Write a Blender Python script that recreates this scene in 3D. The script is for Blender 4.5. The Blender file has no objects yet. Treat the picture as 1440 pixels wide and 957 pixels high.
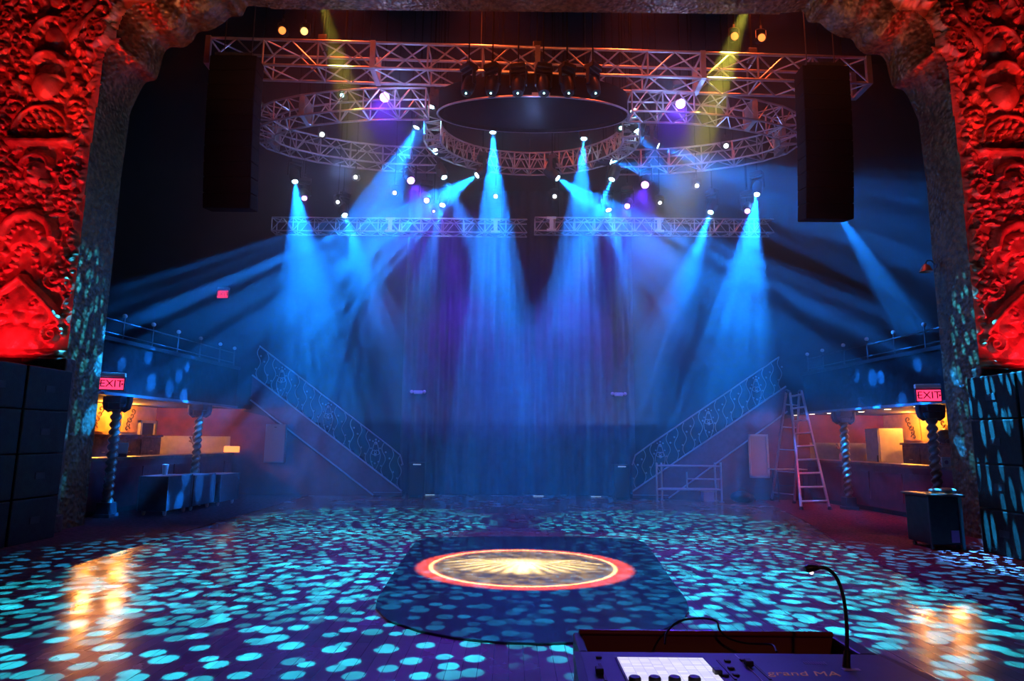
import bpy, bmesh, math, random
import numpy as np
from mathutils import Vector, Matrix
random.seed(7)
S = bpy.context.scene
COL = S.collection
PI = math.pi

# ------------------------------------------------------------------ camera
F, PIT, ROLL, CH = 900.0, math.radians(8.84), math.radians(0.6), 1.6
cd = bpy.data.cameras.new('camera'); cam = bpy.data.objects.new('camera', cd); COL.objects.link(cam)
cd.sensor_width = 36; cd.lens = F / 1440 * 36; cd.clip_end = 200; cd.clip_start = 0.05
cam.matrix_world = (Matrix.Translation((0, 0, CH)) @ Matrix.Rotation(PI / 2 + PIT, 4, 'X') @ Matrix.Rotation(ROLL, 4, 'Z'))
S.camera = cam

def ray(px, py):
    dx, dy = px - 720, 478.5 - py
    c, s = math.cos(ROLL), math.sin(ROLL)
    rx, ru = c * dx - s * dy, s * dx + c * dy
    cp, sp = math.cos(PIT), math.sin(PIT)
    return rx, F * cp - ru * sp, F * sp + ru * cp
def P(px, py, Y):
    "world point seen at photo pixel px,py at distance Y into the hall"
    r = ray(px, py); t = Y / r[1]
    return Vector((r[0] * t, Y, CH + r[2] * t))
def Zp(px, py, z=0.0):
    r = ray(px, py); t = (z - CH) / r[2]
    return Vector((r[0] * t, r[1] * t, z))

# ------------------------------------------------------------------ world, exposure
w = bpy.data.worlds.new('world'); S.world = w; w.use_nodes = True
w.node_tree.nodes['Background'].inputs[0].default_value = (0.004, 0.006, 0.014, 1)
w.node_tree.nodes['Background'].inputs[1].default_value = 0.35
vs = S.view_settings; vs.view_transform = 'Standard'; vs.look = 'None'; vs.gamma = 1; vs.use_curve_mapping = False
vs.exposure = 0.0
cy = S.cycles
cy.use_denoising = True
cy.max_bounces = 4; cy.diffuse_bounces = 2; cy.glossy_bounces = 3; cy.transmission_bounces = 3; cy.volume_bounces = 0
cy.sample_clamp_indirect = 4.0; cy.use_light_tree = True
cy.caustics_reflective = False; cy.caustics_refractive = False

# ------------------------------------------------------------------ lights of the place and added fill lights
def NT(ld):
    ld.use_nodes = True
    nt = ld.node_tree
    return nt, nt.nodes, nt.links
class G:
    "tiny node builder"
    def __init__(s, nt): s.nt = nt
    def n(s, t, **k):
        x = s.nt.nodes.new(t)
        for a, b in k.items(): setattr(x, a, b)
        return x
    def put(s, x, i, v):
        if isinstance(v, (int, float)): x.inputs[i].default_value = v
        else: s.nt.links.new(v, x.inputs[i])
    def m(s, op, a, b=0.0, c=None):
        x = s.n('ShaderNodeMath', operation=op); s.put(x, 0, a); s.put(x, 1, b)
        if c is not None: s.put(x, 2, c)
        return x.outputs[0]
    def step(s, v, a, b, lo=0.0, hi=1.0):
        x = s.n('ShaderNodeMapRange', interpolation_type='SMOOTHSTEP')
        s.put(x, 0, v); s.put(x, 1, a); s.put(x, 2, b); s.put(x, 3, lo); s.put(x, 4, hi)
        return x.outputs[0]
def gobo_base(ld):
    nt, N, L = NT(ld)
    g = G(nt)
    tc = g.n('ShaderNodeTexCoord'); sx = g.n('ShaderNodeSeparateXYZ'); L.new(tc.outputs['Normal'], sx.inputs[0])
    az = g.m('ABSOLUTE', sx.outputs[2])
    u = g.m('DIVIDE', sx.outputs[0], az); v = g.m('DIVIDE', sx.outputs[1], az)
    em = [n for n in N if n.type == 'EMISSION'][0]
    return g, u, v, em
def gobo_dots(ld, scale, thr, soft=0.03, rnd=0.75, base=0.0, seed=0.0, core=0.0):
    g, u, v, em = gobo_base(ld)
    cx = g.n('ShaderNodeCombineXYZ'); g.put(cx, 0, u); g.put(cx, 1, v); cx.inputs[2].default_value = seed
    vo = g.n('ShaderNodeTexVoronoi', voronoi_dimensions='2D', feature='F1')
    g.nt.links.new(cx.outputs[0], vo.inputs['Vector']); vo.inputs['Scale'].default_value = scale; vo.inputs['Randomness'].default_value = rnd
    if seed:
        ad = g.n('ShaderNodeVectorMath', operation='ADD'); g.nt.links.new(cx.outputs[0], ad.inputs[0]); ad.inputs[1].default_value = (seed, seed * .7, 0)
        g.nt.links.new(ad.outputs[0], vo.inputs['Vector'])
    # the size of each dot varies a little
    sc = g.n('ShaderNodeSeparateColor'); g.nt.links.new(vo.outputs['Color'], sc.inputs[0])
    t2 = g.m('MULTIPLY', g.m('MULTIPLY_ADD', sc.outputs[0], 0.5, 0.72), thr)
    d = g.m('DIVIDE', vo.outputs['Distance'], t2)
    val = g.step(d, 1 - soft, 1 + soft, 1.0, base)
    bri = g.m('MULTIPLY_ADD', sc.outputs[1], 0.7, 0.45)
    r2 = g.m('SQRT', g.m('ADD', g.m('MULTIPLY', u, u), g.m('MULTIPLY', v, v)))
    out = g.m('MULTIPLY', val, bri)
    if core:
        out = g.m('ADD', out, g.m('MULTIPLY', g.step(r2, 0.0, core * 1.1, 1.0, 0.0), .3))
    g.put(em, 'Strength', out)
def spot(name, loc, tgt, half, power, color, blend=0.3, radius=0.02):
    ld = bpy.data.lights.new(name, 'SPOT'); o = bpy.data.objects.new(name, ld); COL.objects.link(o)
    ld.energy = power; ld.color = color; ld.spot_size = 2 * math.radians(half); ld.spot_blend = blend; ld.shadow_soft_size = radius
    o.location = loc
    d = Vector(tgt) - Vector(loc)
    o.rotation_euler = d.to_track_quat('-Z', 'Y').to_euler()
    return o
def area(name, loc, tgt, sx, sy, power, color):
    ld = bpy.data.lights.new(name, 'AREA'); o = bpy.data.objects.new(name, ld); COL.objects.link(o)
    ld.shape = 'RECTANGLE'; ld.size = sx; ld.size_y = sy; ld.energy = power; ld.color = color
    o.location = loc; o.rotation_euler = (Vector(tgt) - Vector(loc)).to_track_quat('-Z', 'Y').to_euler()
    return o

CYAN, BLUE, ICE = (0.004, 0.20, 1.0), (0.01, 0.12, 1.0), (0.25, 0.75, 1.0)
PURP, VIOL = (0.11, 0.02, 1.0), (0.12, 0.04, 1.0)
DOTC = (0.01, 0.56, 0.95)
# dot projectors above the stage, ahead of the arch
DP = 1.0
for nm, loc, tgt, half, pw, sc, sd, asp in [
    ('dots_left', (0.3, 10.3, 10.3), (-3.0, 8.9, 0), 17.5, 34000, 52, 0, 1),
    ('dots_right', (0.3, 10.2, 10.3), (3.2, 8.6, 0), 17.5, 34000, 52, 3.3, 1),
    ('dots_rear_left', (-1.5, 10.0, 10.4), (-2.7, 13.0, 0), 14, 34000, 47, 5.1, 1),
    ('dots_rear_right', (1.6, 10.0, 10.4), (2.9, 12.9, 0), 14, 34000, 47, 6.7, 1),
    ('dots_front_left', (0.0, 8.0, 9.5), (-2.4, 6.2, 0), 16.5, 38000, 38, 8.9, 1),
    ('dots_front_right', (0.4, 8.0, 9.5), (2.6, 6.3, 0), 16.5, 38000, 38, 2.9, 1),
]:
    o = spot(nm, loc, tgt, half, pw * DP, DOTC, 0.35, 0.01)
    gobo_dots(o.data, sc, 0.31, 0.07, 0.9, 0.0, sd)
# the dot beams that rake the two piers beside the stage
for nm, loc, tgt, half, pw, sd in [
    ('dots_pier_left', (-5.2, 11.95, 9.7), (-7.7, 11.0, 3.2), 7.5, 30000, 1.7),
    ('dots_pier_right', (5.6, 11.95, 9.7), (7.9, 10.7, 2.9), 8.5, 36000, 2.3),
    ('dots_stack_right', (5.4, 10.4, 9.6), (7.4, 9.0, 0.9), 10.5, 190000, 4.3)]:
    o = spot(nm, loc, tgt, half, pw, (0.02, 0.42, 1.0), 0.5, 0.01)
    gobo_dots(o.data, 58 if 'stack' in nm else 44, 0.27, 0.06, 0.9, 0.0, sd)

# emblem projector and red disc round it
EMC = Vector((0.17, 8.52, 0.02)); EMP = Vector((0.2, 9.6, 10.8))
o = spot('emblem_projector', EMP, EMC, 9.0, 420000, (1.0, 0.74, 0.20), 0.0, 0.005)
g, u, v, em = gobo_base(o.data)
R0 = 1.22 / 10.9
un = g.m('DIVIDE', u, R0); vn = g.m('DIVIDE', v, R0)
rr = g.m('SQRT', g.m('ADD', g.m('MULTIPLY', un, un), g.m('MULTIPLY', vn, vn)))
disc = g.step(rr, 0.97, 1.0, 1.0, 0.0)
rim = g.m('MULTIPLY', g.step(rr, 0.93, 0.955), disc)
au = g.m('ABSOLUTE', un)
# wings: feathers fan out from the centre
ang = g.m('ARCTAN2', g.m('ADD', vn, 0.35), g.m('ADD', au, 0.001))
fe = g.m('MULTIPLY_ADD', g.m('SINE', g.m('MULTIPLY', ang, 34)), 0.5, 0.5)
wingr = g.m('SQRT', g.m('ADD', g.m('MULTIPLY', au, au), g.m('MULTIPLY', g.m('MULTIPLY', vn, vn), 3.2)))
wing = g.m('MULTIPLY', g.step(wingr, 0.45, 0.9, 1.0, 0.0), g.m('MULTIPLY_ADD', fe, 0.9, 0.15))
bodyr = g.m('SQRT', g.m('ADD', g.m('MULTIPLY', g.m('MULTIPLY', un, un), 7.0), g.m('MULTIPLY', g.m('MULTIPLY', vn, vn), 1.8)))
body = g.step(bodyr, 0.05, 0.7, 1.6, 0.0)
nz = g.n('ShaderNodeTexNoise'); cx = g.n('ShaderNodeCombineXYZ'); g.put(cx, 0, un); g.put(cx, 1, vn)
g.nt.links.new(cx.outputs[0], nz.inputs['Vector']); nz.inputs['Scale'].default_value = 7; nz.inputs['Detail'].default_value = 5
dm = g.step(nz.outputs[0], 0.38, 0.62, 0.06, 0.2)
scr = g.m('MULTIPLY', g.step(g.m('ABSOLUTE', g.m('SUBTRACT', g.m('ADD', vn, 0.22), g.m('MULTIPLY', g.m('SINE', g.m('MULTIPLY', au, 9)), 0.10))), 0.0, 0.05, 0.5, 0.0), g.step(au, 0.80, 0.88, 1.0, 0.0))
tot = g.m('MULTIPLY', disc, g.m('ADD', g.m('ADD', dm, g.m('MAXIMUM', scr, rim)), g.m('ADD', wing, body)))
g.put(em, 'Strength', g.m('MULTIPLY', tot, 1.1))
o = spot('red_disc_projector', EMP + Vector((0.1, 0.1, 0)), EMC + Vector((0.02, -0.03, 0)), 7.45, 280000, (1.0, 0.11, 0.02), 0.10, 0.02)
g, u, v, em = gobo_base(o.data)
un = g.m('DIVIDE', u, R0); vn = g.m('DIVIDE', g.m('MULTIPLY', v, 1.06), R0)
rr = g.m('SQRT', g.m('ADD', g.m('MULTIPLY', un, un), g.m('MULTIPLY', vn, vn)))
g.put(em, 'Strength', g.m('MULTIPLY', g.step(rr, 0.9, 1.0), g.step(rr, 1.08, 1.17, 1.0, 0.0)))

# red uplights at the feet of the two piers, added red fills, arch lights
for s, cx_ in ((1, 0.0), (-1, 0.4)):
    m = lambda x: x if s == 1 else 0.4 - x
    spot('red_uplight', (m(-8.6), 10.15, 2.75), (m(-8.6), 11.2, 5.2), 62, 170, (1, 0.006, 0.02), 0.8, 0.08)
    spot('red_uplight', (m(-8.6), 8.6, 2.2), (m(-9.1), 11, 6.6), 23, 650, (1, 0.006, 0.016), 0.7, 0.1)  # added from further out to even the red up the pier
    spot('red_uplight', (m(-7.8), 8.8, 4.2), (m(-8.3), 11, 10.4), 23, 600, (1, 0.02, 0.01), 0.8, 0.1)  # second added red light, reaching the upper pier
    spot('amber_uplight', (m(-4.4), 10.2, 6.5), (m(-6.2), 11.6, 10.3), 32, 130, (1, 0.30, 0.07), 0.8, 0.1)
spot('orange_arch_light', (0.2, 7.0, 7.0), (0.2, 11.0, 10.6), 60, 650, (1, 0.16, 0.03), 0.8, 0.1)
# red wash along the front truss and floor on the right
for x_ in (-4.2, -0.8, 2.6, 5.4): spot('red_truss_light', (x_, 12.5, 11.9), (x_ + .3, 13.3, 9.9), 50, 280, (1, 0.09, 0.02), 0.8, 0.1)
for x_, y_, z_, e_ in ((-4.3, 15.2, 8.2, 16), (4.9, 15.2, 8.2, 16), (-2.6, 12.8, 9.0, 12), (3.4, 12.8, 9.0, 12), (.4, 12.9, 8.6, 7)):  # added point lights that brighten the trusses, no lamps hang here
    pl = bpy.data.lights.new('truss_worklight', 'POINT'); pl.energy = e_ * 2.6; pl.color = (.26, .4, 1); pl.shadow_soft_size = .1
    o = bpy.data.objects.new('truss_worklight', pl); COL.objects.link(o); o.location = (x_, y_, z_)
spot('red_floor_light', (8.25, 14.0, 2.36), (7.2, 14.6, 0), 62, 55, (1, 0.02, 0.05), 0.8, 0.05)
spot('red_floor_light', (8.1, 16.6, 2.36), (7.2, 16.9, 0), 62, 40, (1, 0.02, 0.05), 0.8, 0.05)
# added blue / violet fill for the ambient glow, no such fixtures
spot('violet_wash', (0.2, 9.3, 10.2), (0.2, 9.6, 0), 33, 2300, (0.14, 0.03, 1.0), 0.5, 0.1)
for x_ in (-1.7, 2.1): spot('violet_curtain_light', (x_, 17.3, 6.9), (x_ * .8, 19.2, 4.3), 36, 950, (0.14, 0.015, 1.0), 0.9, 0.1)
for x_ in (-3.0, 3.6): spot('blue_backwash', (x_, 16.4, 7.3), (x_ * .7, 16.6, 0), 52, 650, (0.02, 0.05, 1.0), 0.8, 0.1)
for x_ in (-3.6, 4.2): spot('magenta_floor_wash', (x_, 16.8, 5.6), (x_ * .6, 16.9, 0), 62, 130, (0.25, 0.05, 0.9), 0.8, 0.1)
spot('desk_work_light', (1.6, -0.6, 3.2), (0.75, 2.0, 0.95), 17, 26, (1, 0.36, 0.22), 0.6, 0.05)

# ------------------------------------------------------------------ materials
MATS = {}
def mat(name, col, rough=0.5, metal=0.0, var=0.0, vscale=8.0, bump=0.0, bscale=40.0, emit=None, es=1.0, spec=0.5, coat=0.0, btype='noise', bdist=.02):
    if name in MATS: return MATS[name]
    m = bpy.data.materials.new(name); m.use_nodes = True; MATS[name] = m
    nt = m.node_tree; b = nt.nodes['Principled BSDF']; g = G(nt)
    b.inputs['Base Color'].default_value = (*col, 1); b.inputs['Roughness'].default_value = rough; b.inputs['Metallic'].default_value = metal
    b.inputs['Specular IOR Level'].default_value = spec; b.inputs['Coat Weight'].default_value = coat
    tc = g.n('ShaderNodeTexCoord')
    if var:
        n = g.n('ShaderNodeTexNoise'); n.inputs['Scale'].default_value = vscale; n.inputs['Detail'].default_value = 4
        nt.links.new(tc.outputs['Object'], n.inputs['Vector'])
        mx = g.n('ShaderNodeMix', data_type='RGBA'); g.put(mx, 0, g.step(n.outputs[0], .3, .7))
        mx.inputs[6].default_value = (*[c * (1 - var) for c in col], 1); mx.inputs[7].default_value = (*[min(1, c * (1 + var)) for c in col], 1)
        nt.links.new(mx.outputs[2], b.inputs['Base Color'])
    if bump:
        if btype == 'noise':
            n = g.n('ShaderNodeTexNoise'); n.inputs['Detail'].default_value = 5; out = n.outputs[0]
        else:
            n = g.n('ShaderNodeTexVoronoi', feature='SMOOTH_F1'); out = n.outputs['Distance']
        n.inputs['Scale'].default_value = bscale
        nt.links.new(tc.outputs['Object'], n.inputs['Vector'])
        bp = g.n('ShaderNodeBump'); bp.inputs['Strength'].default_value = bump; bp.inputs['Distance'].default_value = bdist
        nt.links.new(out, bp.inputs['Height']); nt.links.new(bp.outputs[0], b.inputs['Normal'])
    if emit:
        b.inputs['Emission Color'].default_value = (*emit, 1); b.inputs['Emission Strength'].default_value = es
    return m

# ------------------------------------------------------------------ mesh helpers
class MB:
    def __init__(s): s.v = []; s.f = []
    def add(s, vs_, fs_):
        b = len(s.v); s.v.extend([tuple(x) for x in vs_]); s.f.extend([tuple(b + i for i in f) for f in fs_]); return s
    def box(s, a, b, M=None, bev=0.0):
        x0, y0, z0 = [min(p, q) for p, q in zip(a, b)]; x1, y1, z1 = [max(p, q) for p, q in zip(a, b)]
        if bev:
            bm = bmesh.new(); bmesh.ops.create_cube(bm, size=1)
            for v in bm.verts: v.co = Vector((x0 + (v.co.x + .5) * (x1 - x0), y0 + (v.co.y + .5) * (y1 - y0), z0 + (v.co.z + .5) * (z1 - z0)))
            bmesh.ops.bevel(bm, geom=bm.edges[:], offset=bev, segments=2, affect='EDGES', profile=.5)
            bm.verts.ensure_lookup_table()
            vs_ = [v.co.copy() for v in bm.verts]; fs_ = [[v.index for v in f.verts] for f in bm.faces]; bm.free()
        else:
            vs_ = [Vector(p) for p in [(x0, y0, z0), (x1, y0, z0), (x1, y1, z0), (x0, y1, z0), (x0, y0, z1), (x1, y0, z1), (x1, y1, z1), (x0, y1, z1)]]
            fs_ = [(0, 3, 2, 1), (4, 5, 6, 7), (0, 1, 5, 4), (1, 2, 6, 5), (2, 3, 7, 6), (3, 0, 4, 7)]
        if M is not None: vs_ = [M @ v for v in vs_]
        return s.add(vs_, fs_)
    def tube(s, p, q, r, n=8, r2=None):
        p, q = Vector(p), Vector(q); d = (q - p)
        if d.length < 1e-6: return s
        d.normalize(); a = d.orthogonal().normalized(); b = d.cross(a); r2 = r if r2 is None else r2
        vs_ = [p + (a * math.cos(2 * PI * i / n) + b * math.sin(2 * PI * i / n)) * r for i in range(n)]
        vs_ += [q + (a * math.cos(2 * PI * i / n) + b * math.sin(2 * PI * i / n)) * r2 for i in range(n)]
        fs_ = [(i, (i + 1) % n, n + (i + 1) % n, n + i) for i in range(n)] + [tuple(range(n))[::-1], tuple(range(n, 2 * n))]
        return s.add(vs_, fs_)
    def path(s, pts, r, n=8, closed=False):
        pts = [Vector(p) for p in pts]; k = len(pts); vs_ = []; ref = None
        for i, p in enumerate(pts):
            if closed: t = pts[(i + 1) % k] - pts[i - 1]
            else: t = pts[min(i + 1, k - 1)] - pts[max(i - 1, 0)]
            t.normalize()
            if ref is None: ref = t.orthogonal().normalized()
            a = (ref - t * ref.dot(t)).normalized(); ref = a; b = t.cross(a)
            rr_ = r[i] if isinstance(r, (list, tuple)) else r
            vs_ += [p + (a * math.cos(2 * PI * j / n) + b * math.sin(2 * PI * j / n)) * rr_ for j in range(n)]
        fs_ = []
        for i in range(k if closed else k - 1):
            i2 = (i + 1) % k
            fs_ += [(i * n + j, i * n + (j + 1) % n, i2 * n + (j + 1) % n, i2 * n + j) for j in range(n)]
        if not closed: fs_ += [tuple(range(n))[::-1], tuple(range((k - 1) * n, k * n))]
        return s.add(vs_, fs_)
    def lathe(s, prof, n=20, M=None):
        vs_ = []; fs_ = []
        for r, z in prof: vs_ += [Vector((r * math.cos(2 * PI * j / n), r * math.sin(2 * PI * j / n), z)) for j in range(n)]
        for i in range(len(prof) - 1): fs_ += [(i * n + j, i * n + (j + 1) % n, (i + 1) * n + (j + 1) % n, (i + 1) * n + j) for j in range(n)]
        fs_ += [tuple(range(n))[::-1], tuple(range((len(prof) - 1) * n, len(prof) * n))]
        if M is not None: vs_ = [M @ v for v in vs_]
        return s.add(vs_, fs_)
    def prism(s, poly, z0, z1, M=None):
        n = len(poly)
        vs_ = [Vector((x, y, z0)) for x, y in poly] + [Vector((x, y, z1)) for x, y in poly]
        fs_ = [tuple(range(n))[::-1], tuple(range(n, 2 * n))] + [(i, (i + 1) % n, n + (i + 1) % n, n + i) for i in range(n)]
        if M is not None: vs_ = [M @ v for v in vs_]
        return s.add(vs_, fs_)
    def ball(s, c, r, n=10, m=6, sc=(1, 1, 1)):
        prof = [(max(1e-4, math.sin(PI * i / m)) * r, -math.cos(PI * i / m) * r) for i in range(m + 1)]
        M = Matrix.Translation(c) @ Matrix.Diagonal((*sc, 1))
        return s.lathe(prof, n, M)
    def build(s, name, m, parent=None, smooth=False, loc=None, fix=True):
        me = bpy.data.meshes.new(name); me.from_pydata([tuple(v) for v in s.v], [], s.f)
        if fix and len(s.f) < 60000:
            bm = bmesh.new(); bm.from_mesh(me); bmesh.ops.recalc_face_normals(bm, faces=bm.faces); bm.to_mesh(me); bm.free()
        if smooth:
            me.shade_smooth()
            try: me.set_sharp_from_angle(angle=math.radians(40))
            except Exception: pass
        me.materials.append(m)
        o = bpy.data.objects.new(name, me); COL.objects.link(o)
        if parent is not None: o.parent = parent
        if loc is not None: o.location = loc
        return o
def tag(o, label=None, cat=None, group=None, kind=None):
    if label: o['label'] = label
    if cat: o['category'] = cat
    if group: o['group'] = group
    if kind: o['kind'] = kind
    return o
def thing(name, label, cat, loc=(0, 0, 0), rz=0.0, group=None):
    o = bpy.data.objects.new(name, None); COL.objects.link(o); o.empty_display_size = .1
    o.location = loc; o.rotation_euler = (0, 0, rz)
    return tag(o, label, cat, group)
def struct(o, label=None): return tag(o, label, None, None, 'structure')
KIDS = {}
def copy_tree(o, parent=None):
    if not KIDS:
        pass
    c = o.copy(); COL.objects.link(c)
    if parent is not None: c.parent = parent; c.matrix_parent_inverse = o.matrix_parent_inverse.copy()
    for ch in [x for x in COL.objects if x.parent == o and x is not c]: copy_tree(ch, c)
    return c
def text_mesh(body, size, M, m, name, parent=None, depth=0.004):
    cu = bpy.data.curves.new(name, 'FONT'); cu.body = body; cu.size = size; cu.extrude = depth; cu.align_x = 'CENTER'; cu.align_y = 'CENTER'
    to = bpy.data.objects.new(name, cu); COL.objects.link(to)
    dg = bpy.context.evaluated_depsgraph_get(); me = bpy.data.meshes.new_from_object(to.evaluated_get(dg))
    bpy.data.objects.remove(to); bpy.data.curves.remove(cu)
    me.name = name; me.materials.clear(); me.materials.append(m); me.transform(M)
    o = bpy.data.objects.new(name, me); COL.objects.link(o)
    if parent is not None: o.parent = parent
    return o
def MX(x): return 0.4 - x          # the hall is symmetric about x = 0.2

# ------------------------------------------------------------------ floor
def wood_floor():
    m = bpy.data.materials.new('dance_floor_boards'); m.use_nodes = True; nt = m.node_tree; b = nt.nodes['Principled BSDF']; g = G(nt)
    tc = g.n('ShaderNodeTexCoord'); mp = g.n('ShaderNodeMapping'); nt.links.new(tc.outputs['Object'], mp.inputs[0]); mp.inputs['Rotation'].default_value = (0, 0, PI / 2)
    br = g.n('ShaderNodeTexBrick'); nt.links.new(mp.outputs[0], br.inputs['Vector'])
    br.inputs['Scale'].default_value = 1; br.inputs['Brick Width'].default_value = 1.8; br.inputs['Row Height'].default_value = 0.11; br.inputs['Mortar Size'].default_value = 0.002
    br.inputs['Color1'].default_value = (.34, .25, .19, 1); br.inputs['Color2'].default_value = (.24, .17, .13, 1); br.inputs['Mortar'].default_value = (.03, .02, .02, 1)
    n = g.n('ShaderNodeTexNoise'); n.inputs['Scale'].default_value = 1.3; n.inputs['Detail'].default_value = 6; nt.links.new(tc.outputs['Object'], n.inputs['Vector'])
    mx = g.n('ShaderNodeMix', data_type='RGBA', blend_type='MULTIPLY'); mx.inputs[0].default_value = .6
    cr = g.step(n.outputs[0], .3, .7, .45, 1.0); cc = g.n('ShaderNodeCombineColor')
    for i in range(3): g.put(cc, i, cr)
    nt.links.new(br.outputs[0], mx.inputs[6]); nt.links.new(cc.outputs[0], mx.inputs[7]); nt.links.new(mx.outputs[2], b.inputs['Base Color'])
    g.put(b, 'Roughness', g.step(n.outputs[0], .3, .7, .16, .30))
    b.inputs['Specular IOR Level'].default_value = 0.45
    n2 = g.n('ShaderNodeTexNoise'); n2.inputs['Scale'].default_value = 5; mp2 = g.n('ShaderNodeMapping'); mp2.inputs['Scale'].default_value = (1, .15, 1)
    nt.links.new(tc.outputs['Object'], mp2.inputs[0]); nt.links.new(mp2.outputs[0], n2.inputs['Vector'])
    bp = g.n('ShaderNodeBump'); bp.inputs['Strength'].default_value = .15; bp.inputs['Distance'].default_value = .01; nt.links.new(n2.outputs[0], bp.inputs['Height']); nt.links.new(bp.outputs[0], b.inputs['Normal'])
    return m
MB().box((-14, -2, -0.2), (14, 24, 0)).build('floor', wood_floor())
struct(bpy.data.objects['floor'])
carpet = mat('dark_carpet', (.11, .035, .05), .95, var=.5, vscale=14, bump=.6, bscale=180)
redcarpet = mat('red_carpet', (.26, .03, .05), .95, var=.45, vscale=20, bump=.6, bscale=180)
cl = MB().prism([(-14, 3), (-5.4, 3), (-5.45, 7.3), (-5.62, 15.0), (-5.7, 19.4), (-14, 19.4)][::1], 0.0, 0.012).build('carpet_left', carpet); struct(cl)
crr = MB().prism([(14, 3), (4.6, 3), (4.95, 9.3), (6.2, 14.0), (6.9, 17.6), (6.9, 19.4), (14, 19.4)][::-1], 0.0, 0.012).build('carpet_right', redcarpet); struct(crr)

# ------------------------------------------------------------------ outer shell
dark = mat('dark_plaster', (.022, .022, .03), .85, var=.3, vscale=2)
darkred = mat('dark_red_wall', (.20, .035, .035), .7, var=.25, vscale=3)
YB = 19.5
drape = mat('blue_grey_drape', (.07, .065, .085), .9, var=.15, vscale=3)
# back wall is a heavy pleated curtain in the middle, plaster at the sides
struct(MB().box((-14, YB, 0), (14, YB + .2, 14)).build('wall_back', dark))
mb = MB(); n = 240; vs_ = []; fs_ = []
for i in range(n + 1):
    x = -3.3 + 7.0 * i / n
    yy = YB - .16 - .05 * math.sin(x * 2 * PI / .33 + .6 * math.sin(x * 3.1)) - .02 * math.sin(x * 9)
    vs_ += [(x, yy, 0.02), (x, yy + .0, 9.4), (x, yy + .04, 9.4), (x, yy + .04, .02)]
for i in range(n):
    a = i * 4; fs_ += [(a, a + 4, a + 5, a + 1), (a + 1, a + 5, a + 6, a + 2), (a + 2, a + 6, a + 7, a + 3), (a + 3, a + 7, a + 4, a)]
fs_ += [(0, 1, 2, 3), (n * 4 + 3, n * 4 + 2, n * 4 + 1, n * 4)]
tag(mb.add(vs_, fs_).build('curtain', drape, smooth=True), 'tall pleated dark curtain across the rear wall between the two stairways', 'curtain')
struct(MB().box((-14.2, -2, 0), (-14, YB + .2, 14)).build('wall_left', dark))
struct(MB().box((14, -2, 0), (14.2, YB + .2, 14)).build('wall_right', dark))
struct(MB().box((-14.2, -2.2, 0), (14.2, -2, 14)).build('wall_front', dark))
struct(MB().box((-14.2, -2.2, 14), (14.2, YB + .2, 14.2)).build('ceiling', mat('black_ceiling', (.012, .012, .015), .9, var=.2)))

# ------------------------------------------------------------------ proscenium
YF, YR = 11.0, 11.9
sil = [(161, 345), (170, 250), (177, 203), (183, 158), (197, 128), (205, 115), (220, 113), (226, 94), (230, 75), (238, 66), (260, 67), (273, 57), (277, 45), (297, 43), (317, 31), (323, 23), (341, 24), (347, 8), (372, 10), (420, 11)]
C = [P(x, y, 11.9) for x, y in sil]
C = [(-7.66, 0.0), (-7.66, 3.0)] + [(p.x, p.z) for p in C]
C[-1] = (C[-1][0], 10.27); C.append((0.2, 10.27)); 
# resample
def resample(c, step):
    out = [Vector(c[0])]
    for a, b in zip(c[:-1], c[1:]):
        a, b = Vector(a), Vector(b); n = max(1, int((b - a).length / step))
        out += [a.lerp(b, (i + 1) / n) for i in range(n)]
    return out
CR = resample(C, 0.05)
for _ in range(2): CR = [CR[0]] + [(CR[i - 1] + CR[i] * 2 + CR[i + 1]) / 4 for i in range(1, len(CR) - 1)] + [CR[-1]]
def normal2(i):
    t = CR[min(i + 4, len(CR) - 1)] - CR[max(i - 4, 0)]; t.normalize()
    return Vector((-t.y, t.x))                       # towards the outside of the opening (left and up)
NRM = [normal2(i) for i in range(len(CR))]
for _ in range(6): NRM = [NRM[0]] + [((NRM[i - 1] + NRM[i] + NRM[i + 1]) / 3).normalized() for i in range(1, len(NRM) - 1)] + [NRM[-1]]
def band_w(z): return 0.06 if z < 8.0 else 0.06 + .32 * min(1, (z - 8.0) / .8)
FRONT = []
for p, nn in zip(CR, NRM):
    wd = band_w(p.y) * (0.35 if p.x > -4.9 else 1)
    FRONT.append(p + nn * wd)
# an absolute x limit per height for the carved face
import bisect
def inside_face(x, z):
    "x,z (left half) is on the carved face, outside the opening and its moulding"
    if x < -10.2: return True
    q = Vector((x, z)); best = 1e9; bi = 0
    for i in range(0, len(CR), 3):
        d = (CR[i] - q).length_squared
        if d < best: best = d; bi = i
    return (q - FRONT[bi]).dot(NRM[bi]) > -0.02

# carved relief height field
RX0, RX1, RZ0, RZ1, RS = -10.3, -4.4, 2.9, 11.3, 0.022
nx = int((RX1 - RX0) / RS) + 1; nz_ = int((RZ1 - RZ0) / RS) + 1
gx = np.linspace(RX0, RX1, nx); gz = np.linspace(RZ0, RZ1, nz_)
X, Zg = np.meshgrid(gx, gz)
H = np.zeros_like(X)
def put_max(h): 
    global H
    H = np.maximum(H, h)
def dome(x, z, rx, rz, h, rot=0.0):
    c, s = math.cos(rot), math.sin(rot); dx = (X - x); dz = (Zg - z)
    a = (dx * c + dz * s) / rx; b = (-dx * s + dz * c) / rz
    put_max(h * np.sqrt(np.clip(1 - a * a - b * b, 0, 1)))
def arc(x, z, r, w_, h, a0=0, a1=PI, ez=1.0):
    dx = X - x; dz = (Zg - z) / ez; rr = np.sqrt(dx * dx + dz * dz); an = np.arctan2(dz, dx)
    an = np.where(an < a0 - 1e-6, an + 2 * PI, an)
    msk = (an <= a1)
    put_max(np.where(msk, h * np.sqrt(np.clip(1 - ((rr - r) / w_) ** 2, 0, 1)), 0))
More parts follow.
